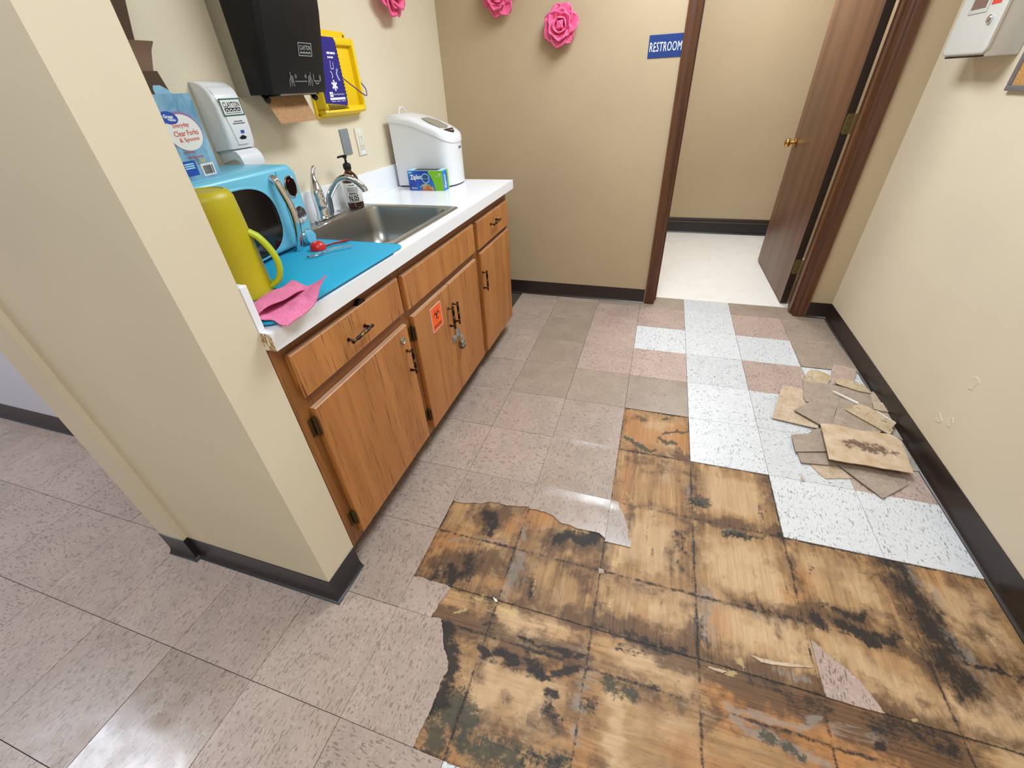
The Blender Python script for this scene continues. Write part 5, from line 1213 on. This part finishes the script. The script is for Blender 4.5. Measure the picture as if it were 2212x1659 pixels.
for y in (-.045, .200): obj('feed_knob', MB().lathe([(.009, 0), (.010, .004), (.010, .014), (.007, .016), (.0005, .016)], (-1.615, y, TZ0 - .010), 12, (.75, -.2, -.5)).tube([(-1.63, y + .004, TZ0), (-1.612, y, TZ0 - .012)], .006, 8), M['black'], td, 40)
def towel(u, v):
    y = -.042 + .195 * u; z = TZ0 - .001 - .082 * v
    return Vector((-1.624 + .018 * v + .010 * v * v + .0015 * math.sin(9 * u), y + .010 * v, z))
tw = MB().sheet(towel, 40, 12, .0008)
ts = []                                                        # saw-toothed torn edge
for q in range(40):
    u = q / 39; ts.append(towel(u, 1.0) + Vector((.0, 0, -.0)) )
fs = MB(); n = 20
for q in range(n):
    a = towel(q / n, 1.0); b = towel((q + 1) / n, 1.0); m_ = towel((q + .5) / n, 1.07)
    fs.loft([[a + Vector((-.0004, 0, 0)), b + Vector((-.0004, 0, 0)), m_ + Vector((-.0004, 0, 0))], [a + Vector((.0004, 0, 0)), b + Vector((.0004, 0, 0)), m_ + Vector((.0004, 0, 0))]])
tw.add(fs.v, fs.f)
obj('paper_sheet', tw, M['kraft'], td, 60, label='brown paper towel sheet with torn saw-tooth edge')

ys = thing('safety_station', 'yellow wall-mounted safety wipe station with navy label beside towel dispenser', 'safety station', (XL, .45, 1.28))
fr = LW(0, 0, XL)
mb = MB(); mb.prism(rrect(.300, .612, 1.280, 1.580, .012), fr, 0, .008); obj('back_plate', mb, M['yellow'], ys, 30)
blk = []
for c, ins in ((.006, 0), (.042, .004), (.050, .010), (.052, .018)): blk.append([P(fr, a, b, c) for a, b in rrect(.312 + ins, .476 - ins * .2, 1.305 + ins, 1.568 - ins * .8, .016)])
obj('wipe_box', MB().loft(blk), M['yellow'], ys, 50)
tr = MB()
tr.rbox(XL + .006, XL + .036, .476, .484, 1.300, 1.562, .003).rbox(XL + .006, XL + .046, .596, .614, 1.305, 1.556, .006).rbox(XL + .006, XL + .046, .480, .612, 1.296, 1.318, .006).rbox(XL + .006, XL + .042, .480, .612, 1.530, 1.556, .006)
obj('side_tray', tr, M['yellow'], ys, 40)
obj('tray_floor', MB().rbox(XL + .006, XL + .024, .482, .606, 1.306, 1.545, .004), M['yellow2'], ys, 40)
rg = []
for d, z in ((.006, 1.284), (.054, 1.292), (.060, 1.299), (.056, 1.307), (.006, 1.306)): rg.append((d, z))
obj('bottom_lip', MB().loft([[(XL + d * k, y, z + (1 - k) * .006) for d, z in rg] for y, k in ((.316, .75), (.36, .95), (.46, 1.0), (.56, .92), (.608, .75))]), M['yellow'], ys, 50)
frl = LW(0, 0, XL + .0525)
lab = [(.322, 1.332), (.462, 1.320), (.468, 1.334), (.470, 1.54), (.462, 1.552), (.330, 1.552), (.322, 1.54)]
mb = MB(); mb.prism(lab, frl, 0, .0005); obj('label', mb, M['navy'], ys)
mb = MB()
for q in range(15): mb.flat([(.4635, 1.350 + q * .0125), (.4715, 1.356 + q * .0125), (.4715, 1.362 + q * .0125), (.4635, 1.356 + q * .0125)], frl, .0008)
flatobj('side_hazard_stripes', mb, M['ink'], ys); mb = MB()
for q in range(12): mb.flat([(.336 + q * .0105, 1.309), (.341 + q * .0105, 1.308), (.337 + q * .0105, 1.3285 - q * .0008), (.332 + q * .0105, 1.329 - q * .0008)], frl, .0008)
flatobj('bottom_hazard_stripes', mb, M['ink'], ys)
mb = MB(); cx_, cz_ = .402, 1.392
for q in range(3):
    t = math.radians(90 + 60 * q); c_, s_ = math.cos(t), math.sin(t); L, Wd = .019, .0042
    mb.flat([(cx_ + L * c_ - Wd * s_, cz_ + L * s_ + Wd * c_), (cx_ - L * c_ - Wd * s_, cz_ - L * s_ + Wd * c_), (cx_ - L * c_ + Wd * s_, cz_ - L * s_ - Wd * c_), (cx_ + L * c_ + Wd * s_, cz_ + L * s_ - Wd * c_)], frl, .0008 + q * .00005)
mb.flat([(.356, 1.353), (.378, 1.353), (.378, 1.370), (.356, 1.370)], frl, .0008); mb.flat([(.352, 1.342), (.456, 1.342), (.456, 1.350), (.352, 1.350)], frl, .0008)
text(mb, 'North Safety Products', frl, .418, 1.3605, .072, .0075, .0008); scrib(mb, frl, .425, 1.500, .054, .007, .0008, 6); scrib(mb, frl, .415, 1.486, .036, .006, .0008, 7)
stroke(mb, frl, [(.408, 1.475), (.402, 1.448), (.420, 1.448), (.424, 1.470)], .0013, .0008); stroke(mb, frl, [(.44, 1.45), (.43, 1.43), (.438, 1.412), (.446, 1.408), (.434, 1.432), (.446, 1.448)], .0013, .0008); arc_ring(mb, frl, .392, 1.428, .010, .013, -1.2, 1.4, .0008, 10)
for q in range(3): scrib(mb, frl, .372 + q * .034, 1.337, .026, .0022, .0008, 8 + q)
flatobj('label_print', mb, M['whiteink'], ys)
mb = MB(); text(mb, 'NORTH', frl, .367, 1.3615, .018, .005, .0011); flatobj('maker_lettering', mb, M['ink'], ys)
cable = [(XL + .035, .482, 1.425), (XL + .045, .495, 1.410)]
for q in range(12):
    t = q / 11; cable.append((XL + .05 + .030 * math.sin(math.pi * t), .505 + .125 * t, 1.402 - .052 * math.sin(math.pi * t * .78) + .02 * max(0, t - .6)))
cable += [(XL + .030, .628, 1.405), (XL + .025, .612, 1.425)]
obj('wire_loop', MB().tube(cable, .0022, 8), M['navy'], ys, 60)
for a, b in ((.312, 1.292), (.596, 1.292), (.598, 1.566)): obj('screw', MB().lathe([(.0055, 0), (.005, .002), (.0005, .0025)], P(fr, a, b, .008), 10, (1, 0, 0)), M['abrass'], ys)

gp = MB().rbox(XL, XL + .006, .424, .486, 1.128, 1.231, .002).lathe([(.003, 0), (.0026, .0012), (.0003, .0015)], (XL + .006, .455, 1.216), 8, (1, 0, 0))
tag(centre_origin(obj('wall_plate', gp, M['slate'], None, 35), (XL, .455, 1.18)), 'plain grey wall plate left of the ivory outlet', 'wall plate')
ou = thing('wall_outlet', 'ivory wall outlet right of the grey plate', 'outlet', (XL, .570, 1.17))
obj('cover_plate', MB().rbox(XL, XL + .007, .537, .604, 1.112, 1.227, .003), M['ivory'], ou)
obj('outlet_face', MB().rbox(XL + .006, XL + .0095, .553, .588, 1.135, 1.204, .002), M['ivory'], ou)
for z in (1.150, 1.188):
    sl = MB().box(XL + .009, XL + .0098, .562, .564, z - .004, z + .004).box(XL + .009, XL + .0098, .575, .577, z - .005, z + .005).lathe([(.0022, 0), (.0022, .0009)], (XL + .009, .5695, z - .010), 8, (1, 0, 0)); obj('socket_slots', sl, M['ink'], ou)
for z in (1.171, 1.163): obj('button', MB().rbox(XL + .009, XL + .0108, .563, .578, z, z + .005, .0006), M['whitep'], ou)
for z in (1.208, 1.117): obj('label_strip', MB().box(XL + .0068, XL + .0074, .556, .586, z, z + .014), M['whitep'], ou)

# ================================================================== ICE MAKER AND BAG BOX
im = thing('ice_maker', 'white countertop ice maker at the far end of the worktop', 'ice maker', (-1.51, .92, ZC))
IY0, IY1, IX0, IXF = .792, 1.020, -1.672, -1.345
def im_ring(z, back, frontx, ins=0.0, n=9):
    r = [(back, IY0 + ins, z), (-1.55, IY0 + ins, z)]; cy = (IY0 + IY1) / 2; hw = (IY1 - IY0) / 2 - ins; xs = frontx - .075
    for q in range(n + 1):
        t = -math.pi / 2 + math.pi * q / n; c_ = math.cos(t); s_ = math.sin(t)
        r.append((xs + (frontx - xs) * abs(c_) ** .75, cy + hw * (abs(s_) ** .85) * (1 if s_ > 0 else -1), z))
    r += [(-1.55, IY1 - ins, z), (back, IY1 - ins, z)]; return r
def top_of(x): t = (x + 1.672) / .327; return 1.262 - .020 * t - .085 * max(0, t) ** 2.0
obj('base', MB().loft([im_ring(ZC + .0005, IX0 + .006, IXF - .006, .006), im_ring(ZC + .008, IX0 + .004, IXF - .004, .004)]), M['black'], im)
body = MB(); rg = []
for z in (ZC + .007, ZC + .012, 1.05): rg.append(im_ring(z, IX0, IXF, 0))
def im_top(off, ins):
    r = im_ring(0, IX0 + ins, IXF - ins, ins); return [(x, y, top_of(x) + off) for x, y, z in r]
rg.append(im_top(-.030, .0)); obj('body', MB().loft(rg), M['whitep'], im, 45)
lid = MB().loft([im_top(-.030, .0), im_top(-.028, -.003), im_top(-.010, -.003), im_top(-.003, .0), im_top(.003, .010), im_top(.006, .03)])
obj('lid', lid, M['whitep'], im, 50)
def on_top(pts, off): return [Vector((x, y, top_of(x) + off)) for x, y in pts]
def top_patch(pts, c0, c1, n=1):
    mb = MB(); mb.loft([on_top(pts, c0), on_top(pts, c1)]); return mb
wn = [(-1.520, .870), (-1.470, .850), (-1.415, .856), (-1.398, .905), (-1.415, .955), (-1.470, .962), (-1.520, .942)]
obj('lid_window', top_patch(wn, .003, .0078), M['greyp'], im, 30)
cpn = [(-1.392, .850)] + [(-1.392 + .028 * math.sin(math.pi * q / 8), .850 + .112 * q / 8) for q in range(1, 8)] + [(-1.392, .962)]
cp = obj('control_panel', top_patch(cpn, .003, .0086), M['panel_k'], im, 30)
for q in range(3): obj('panel_button', MB().lathe([(.004, 0), (.003, .002), (.0005, .0022)], (-1.378, .885 + q * .022, top_of(-1.378) + .0082), 10), M['whitep'] if q else M['red'], cp)
fr = FR((IXF + .0008, .93, 1.105), (0, 1, 0), (0, 0, 1)); lgx = MB(); text(lgx, 'Eurw', fr, 0, 0, .042, .014, 0, 0, .02)
lgx.v = [(IXF + .001 - .075 * (1 - (max(0, 1 - ((y - .906) / .114) ** 2)) ** .375), y, z) for x, y, z in lgx.v]
flatobj('logo', lgx, M['ink'], im)
hc = [(-1.665, .90, 1.262), (-1.668, .915, 1.285), (-1.668, .94, 1.292), (-1.664, .965, 1.282), (-1.658, .985, 1.258)]
obj('cord_loop', MB().tube(hc, .0038, 8), M['whitep'], im, 60)

zb = thing('sandwich_bag_box', 'blue and green box of sandwich bags in front of the ice maker', 'box', (-1.463, .74, ZC))
ZX0, ZX1, ZY0, ZY1, ZZ1 = -1.561, -1.361, .706, .774, 1.022
obj('carton', MB().box(ZX0, ZX1, ZY0, ZY1, ZC, ZZ1 - .001), M['zip_blue'], zb)
obj('top_panel', MB().box(ZX0, ZX0 + .03, ZY0, ZY1, ZZ1 - .001, ZZ1).box(ZX1 - .03, ZX1, ZY0, ZY1, ZZ1 - .001, ZZ1).box(ZX0 + .03, ZX1 - .03, ZY0, ZY0 + .008, ZZ1 - .001, ZZ1).box(ZX0 + .03, ZX1 - .03, ZY1 - .006, ZY1, ZZ1 - .001, ZZ1), M['paleblue'], zb)
obj('opening', MB().box(ZX0 + .03, ZX1 - .03, ZY0 + .008, ZY1 - .006, ZZ1 - .0011, ZZ1 - .0005), M['brownbox2'], zb)
fr = FR((ZX0, ZY0, ZC), (1, 0, 0), (0, 0, 1))
mb = MB(); mb.flat([(.150, .0), (.150, .02), (.143, .045), (.132, .068), (.118, .086), (.123, .095), (.2, .095), (.2, 0)], fr, .0005); flatobj('green_band', mb, M['zip_green'], zb); frs = FR((ZX1, ZY0, ZC), (0, 1, 0), (0, 0, 1)); mb = MB(); mb.flat([(.054, 0), (.068, 0), (.068, .095), (.050, .095)], frs, .0005); flatobj('green_band', mb, M['zip_green'], zb)
mb = MB(); mb.flat(ell(.101, .059, .023, .023), fr, .0006); flatobj('badge_ring', mb, M['paleblue'], zb)
mb = MB(); mb.flat(ell(.101, .059, .0195, .0195), fr, .0009); flatobj('badge', mb, M['zip_navy'], zb)
mb = MB(); text(mb, 'Ziploc', fr, .046, .062, .066, .030, .0008, .06, .03); scrib(mb, fr, .018, .086, .022, .004, .0008, 12); text(mb, "grip 'n seal", fr, .101, .058, .034, .005, .0012); text(mb, '90', fr, .184, .078, .014, .008, .0009, 0, .02); text(mb, 'SANDWICH', fr, .176, .069, .034, .004, .0009)
text(mb, 'Ziploc', frs, .026, .042, .066, .022, .0008, math.pi / 2, .03); scrib(mb, fr, .030, .014, .034, .0022, .0008, 13); scrib(mb, fr, .030, .009, .034, .0022, .0008, 14); flatobj('lettering', mb, M['whiteink'], zb)
mb = MB(); mb.flat([(.065, .001), (.146, .001), (.140, .016), (.122, .026), (.085, .020)], fr, .0007); flatobj('sandwich_print', mb, M['bread'], zb)
mb = MB(); mb.flat([(.060, .016), (.075, .028), (.095, .034), (.115, .032), (.125, .026), (.110, .022), (.085, .020)], fr, .0008); flatobj('salad_print', mb, M['salad'], zb)

# ================================================================== PINK FOAM FLOWERS
def petal_mesh(w, h, cup, curl, seed, nu=11, nv=11, th=.0075):
    r = random.Random(seed)
    def f(u, v):
        a = (u - .5) * 2; t = v; ww = w * (math.sin(math.pi * min(1, .18 + .70 * t)) ** .65) * (1.0 if t < .8 else math.sqrt(max(.06, 1 - ((t - .8) / .2) ** 2 * .94)))
        y = h * t; bend = curl * t * t
        return Vector((a * ww, y * math.cos(bend), y * math.sin(bend) + cup * (a * a) * ww * (1.0 - .25 * t) + .03 * w * math.sin(5 * a + 3 * t)))
    mb = MB().sheet(f, nu, nv, th); me = bpy.data.meshes.new('petal'); me.from_pydata(mb.v, [], mb.f); me.update()
    b = bmesh.new(); b.from_mesh(me); bmesh.ops.recalc_face_normals(b, faces=b.faces[:]); b.to_mesh(me); b.free()
    me.polygons.foreach_set('use_smooth', [True] * len(me.polygons)); me.materials.append(M['rosepink']); return me
RINGS = [(7, .046, .088, .45, -.15, 62, .020), (6, .042, .078, .6, -.05, 44, .016), (5, .036, .066, .75, .10, 30, .012), (4, .028, .056, .9, .25, 17, .008), (3, .019, .050, 1.1, .35, 8, .005)]
PM = [petal_mesh(w, h, c, cu, i + 5) for i, (n, w, h, c, cu, ti, r0) in enumerate(RINGS)]
def rose(fr, scale, label, spin):
    t = thing('foam_rose', label, 'flower', fr[0], 'pink foam flowers on the walls')
    obj('flower_base', MB().lathe([(.03 * scale, -.0175), (.034 * scale, .012 * scale), (.02 * scale, .03 * scale), (.0005, .034 * scale)], fr[0], 16, fr[3]), M['rosepink'], t, 60)
    R0 = Matrix((fr[1], fr[2], fr[3])).transposed().to_4x4()
    rr = random.Random(int(spin * 100))
    for i, (n, w, h, c, cu, ti, r0) in enumerate(RINGS):
        for k in range(n):
            ph = spin + i * .7 + 2 * math.pi * k / n + rr.uniform(-.12, .12)
            # petal local: x across, y out along length, z inner face; stand it up and lean outward by ti
            tl = math.radians(90 - ti + rr.uniform(-5, 5))
            mtx = R0 @ Matrix.Rotation(ph, 4, 'Z') @ Matrix.Translation((0, r0 * scale, .010 * scale + .004 * i * scale)) @ Matrix.Rotation(tl, 4, 'X') @ Matrix.Scale(scale * rr.uniform(.94, 1.06), 4)
            o = bpy.data.objects.new('petal', PM[i]); COL.objects.link(o); o.parent = t; o.matrix_local = mtx
    return t
rose(BW(-.938, 1.620, YB - .018), .96, 'pink foam rose on the back wall, nearest to the restroom door', .3)
rose(BW(-1.292, 1.775, YB - .018), .96, 'pink foam rose on the back wall, cut off by the top of the picture', 1.1)
rose(FR((XL + .018, .985, 1.762), (0, 1, 0), (0, 0, 1)), 1.12, 'pink foam rose on the left wall, seen from the side', 2.0)

# ================================================================== SIGN
sg = thing('restroom_sign', 'blue sign with white lettering on the back wall beside the door', 'sign', (-.366, YB, 1.498))
fr = BW(-.366, 1.498); mb = MB(); mb.prism(rrect(-.0905, .0845, -.050, .050, .001, 2), fr, 0, .003); obj('sign_board', mb, M['blue_sign'], sg)
mb = MB(); text(mb, 'RESTROOM', fr, -.001, -.002, .165, .041, .0034, 0, .0, 1.08); flatobj('lettering', mb, M['whiteink'], sg)

# ================================================================== RIGHT WALL
fa = thing('first_aid_cabinet', 'white metal wall cabinet with chrome lock on the right wall', 'wall cabinet', (XR, 1.13, 1.37))
FX = .784
obj('body', MB().rbox(FX + .012, XR, .981, 1.290, 1.372, 1.80, .006), M['mic_white'], fa, 40)
blk = [[(x, y, z) for y, z in rrect(.976 + i_, 1.295 - i_, 1.380 + i_, 1.80 - i_, .022, 5)] for x, i_ in ((FX + .012, 0), (FX + .004, 0), (FX + .001, .003), (FX, .007))]
obj('cabinet_door', MB().loft(blk), M['mic_white'], fa, 40)
obj('door_gap', MB().box(FX + .011, FX + .013, .990, 1.282, 1.3715, 1.376), M['ink'], fa)
fr = RW(1.03, 1.483, FX); obj('lock', MB().lathe([(.0005, 0), (.0135, 0), (.0135, .007), (.0105, .010), (.0005, .010)], fr[0], 18, (-1, 0, 0)), M['chrome'], fa, 40)
fr = RW(1.10, 1.56, FX); mb = MB(); mb.prism(rrect(-.035, .075 - .11 + .035, -.05, .12, .004), fr, 0, .003); obj('window_frame', MB().rbox(FX - .003, FX, 1.085, 1.215, 1.508, 1.70, .002), M['mic_white'], fa)
obj('window_pane', MB().box(FX - .0045, FX - .003, 1.100, 1.200, 1.522, 1.69), mat('smoky_pane', sr(120, 92, 84), .3), fa)
obj('red_label', MB().box(FX - .0006, FX, 1.012, 1.074, 1.526, 1.60), mat('red_label_print', sr(206, 60, 48), .5), fa)
mb = MB(); fr = RW(1.255, 1.402, FX); scrib(mb, fr, 0, .004, .04, .0022, .0003, 15); scrib(mb, fr, .004, -.003, .03, .0022, .0003, 16); flatobj('embossed_marks', mb, M['label'], fa)
cb_ = thing('cork_board', 'cork notice board with aluminium frame on the right wall', 'notice board', (XR, .45, 1.264))
mb = MB()
for a in ((.0, .93, 1.264, 1.282), (.0, .93, 1.846, 1.864), (.0, .018, 1.282, 1.846), (.912, .93, 1.282, 1.846)): mb.rbox(XR - .016, XR, a[0], a[1], a[2], a[3], .003)
obj('frame', mb, M['alu'], cb_); obj('cork_panel', MB().box(XR - .008, XR, .018, .912, 1.282, 1.846), M['cork'], cb_)

# ================================================================== BROKEN TILES PILED ON THE FLOOR
M['f_mold'] = mat('tile_back_mouldy', sr(208, 182, 152), 0.65); _t = NT(M['f_mold']); _v = _t.coord()
_c = _t.ramp(_t.noise(_v, 16, 4, .6), [(.32, sr(184, 152, 114)), (.62, sr(206, 184, 158))])
_sp = _t.new('ShaderNodeSeparateXYZ'); _t.link(_t.coord((1, 1, 1)), _sp.inputs[0])
_e = _t.math('SUBTRACT', 1.0, _t.math('ADD', _t.math('MULTIPLY', _t.math('POWER', _t.math('ADD', _sp.outputs[0], .003), 2.0), 62), _t.math('MULTIPLY', _t.math('POWER', _t.math('ADD', _sp.outputs[1], .006), 2.0), 380)))
_m = _t.math('ADD', _t.math('MULTIPLY', _e, .30), _t.math('MULTIPLY', _t.noise(_t.coord((1, 1, 1)), 30, 7, .8, .5), 1.5)); _k = _t.ramp(_m, [(.88, 0.0), (1.08, .88)])
_t.col(_t.mix(_k, _c, sr(84, 58, 44)))
FL = {
 'tan_a': ('f_tan', 'stained tan tile fragment, lowest of the pile toward the white tiles'),
 'front_b': ('f_taupe', 'taupe tile fragment half under the front tile of the pile'),
 'front_a': ('f_taupe', 'taupe floor tile with a pointed corner at the front of the pile'),
 'left_d': ('f_taupe', 'narrow taupe tile fragment under the left side of the mouldy tile'),
 'left_e': ('f_taupe', 'taupe tile fragment with broken top edge left of the mouldy tile'),
 'greygreen': ('f_grey', 'grey-green tile fragment against the baseboard beside the mouldy tile'),
 'grey_r': ('f_grey', 'small grey tile fragment between the mouldy tile and the baseboard'),
 'tan_g': ('f_tan', 'large tan tile fragment sticking out at the left of the pile'),
 'under_g': ('f_grey', 'dark edge of a tile piece under the large tan fragment'),
 'tan_l': ('f_yel', 'rounded yellowish tile fragment at the back left of the pile'),
 'pink_m': ('f_pink', 'square pinkish tile fragment at the back of the pile'),
 'taupe_h': ('f_taupe', 'wide taupe tile fragment across the back of the pile'),
 'strip_n': ('f_yel', 'thin yellow-green tile strip lying at the back of the pile'),
 'tan_o': ('f_tan', 'small tan tile fragment by the baseboard at the back of the pile'),
 'tan_p': ('f_tan', 'flaky tan tile fragment touching the baseboard'),
 'pink_q': ('f_pink', 'pinkish cracked tile fragment near the baseboard in the middle of the pile'),
 'taupe_i': ('f_taupe', 'taupe tile fragment with a sharp left corner in the middle of the pile'),
 'taupe_j': ('f_taupe', 'taupe tile fragment behind the mouldy tile in the middle of the pile'),
 'strip_k': ('f_yel', 'yellowed tile strip with a dark stain on top of the pile'),
 'sliver': ('f_white', 'long thin white strip painted as the lit lifted edge of the wide taupe fragment'),  # light on the lifted taupe tile edge, put in as a white strip
 'sliver2': ('f_white', 'thin white sliver beside the yellowed strip'),
 'big_f': ('f_mold', 'big tan tile piece with dark mould stain on top of the pile'),
 'chip_a': ('f_tan', 'tiny tan tile chip lying on the white floor tiles'),
 'chip_b': ('f_tan', 'tiny tan tile chip beside the rounded yellowish fragment'),
}
RAG = {'tan_l', 'pink_m', 'strip_n', 'tan_p', 'pink_q', 'strip_k', 'big_f', 'tan_g', 'tan_a', 'grey_r'}
for i, (k, (lv, pts)) in enumerate(FRAG.items()):
    mname, lab = FL[k]; z = .0038 + .0060 * lv
    pl = jag(pts + pts[:1], .0016 if k in RAG else .0004, i + 20)[:-1]
    o = slab_poly('tile_fragment', pl, mname, None, z=z, th=.0034); rr = random.Random(i)
    if lv: o.rotation_euler = (math.radians(rr.uniform(-.9, .9)), math.radians(rr.uniform(-.9, .9)), 0)
    if k in ('taupe_j', 'strip_k', 'sliver', 'sliver2', 'big_f'): o.location.z += .0045
    if k in ('taupe_i', 'taupe_j'): o.rotation_euler = (0, 0, 0)
    if k == 'big_f': o.rotation_euler = (math.radians(1.0), math.radians(1.2), 0); o.location.z += .003
    tag(o, lab, 'tile fragment', 'broken floor tiles piled by the baseboard')
# debris on the plywood
o = slab_poly('tile_chip', TORN['chip1'], 'f_pink', None, z=-.0003, th=.0032); tag(o, 'pale tile chip lying on the middle of the bare plywood', 'tile fragment')
o = slab_poly('tile_chip', TORN['chip2'], 'f_white', None, z=-.0003, th=.0032); tag(o, 'small pale chip on the plywood near the torn tile edge', 'tile fragment')
o = slab_poly('wood_splinter', jag(TORN['curl_px'] + TORN['curl_px'][:1], .0008, 90)[:-1], 'f_tan', None, z=-.0006, th=.0029); tag(o, 'short pale splinter lying on the plywood seam', 'splinter')
o = slab_poly('wood_splinter', jag(TORN['curl2'] + TORN['curl2'][:1], .0010, 91)[:-1], 'f_tan', None, z=-.0006, th=.0029); tag(o, 'long pale splinter lifted off the plywood beside the pink tile triangle', 'splinter')
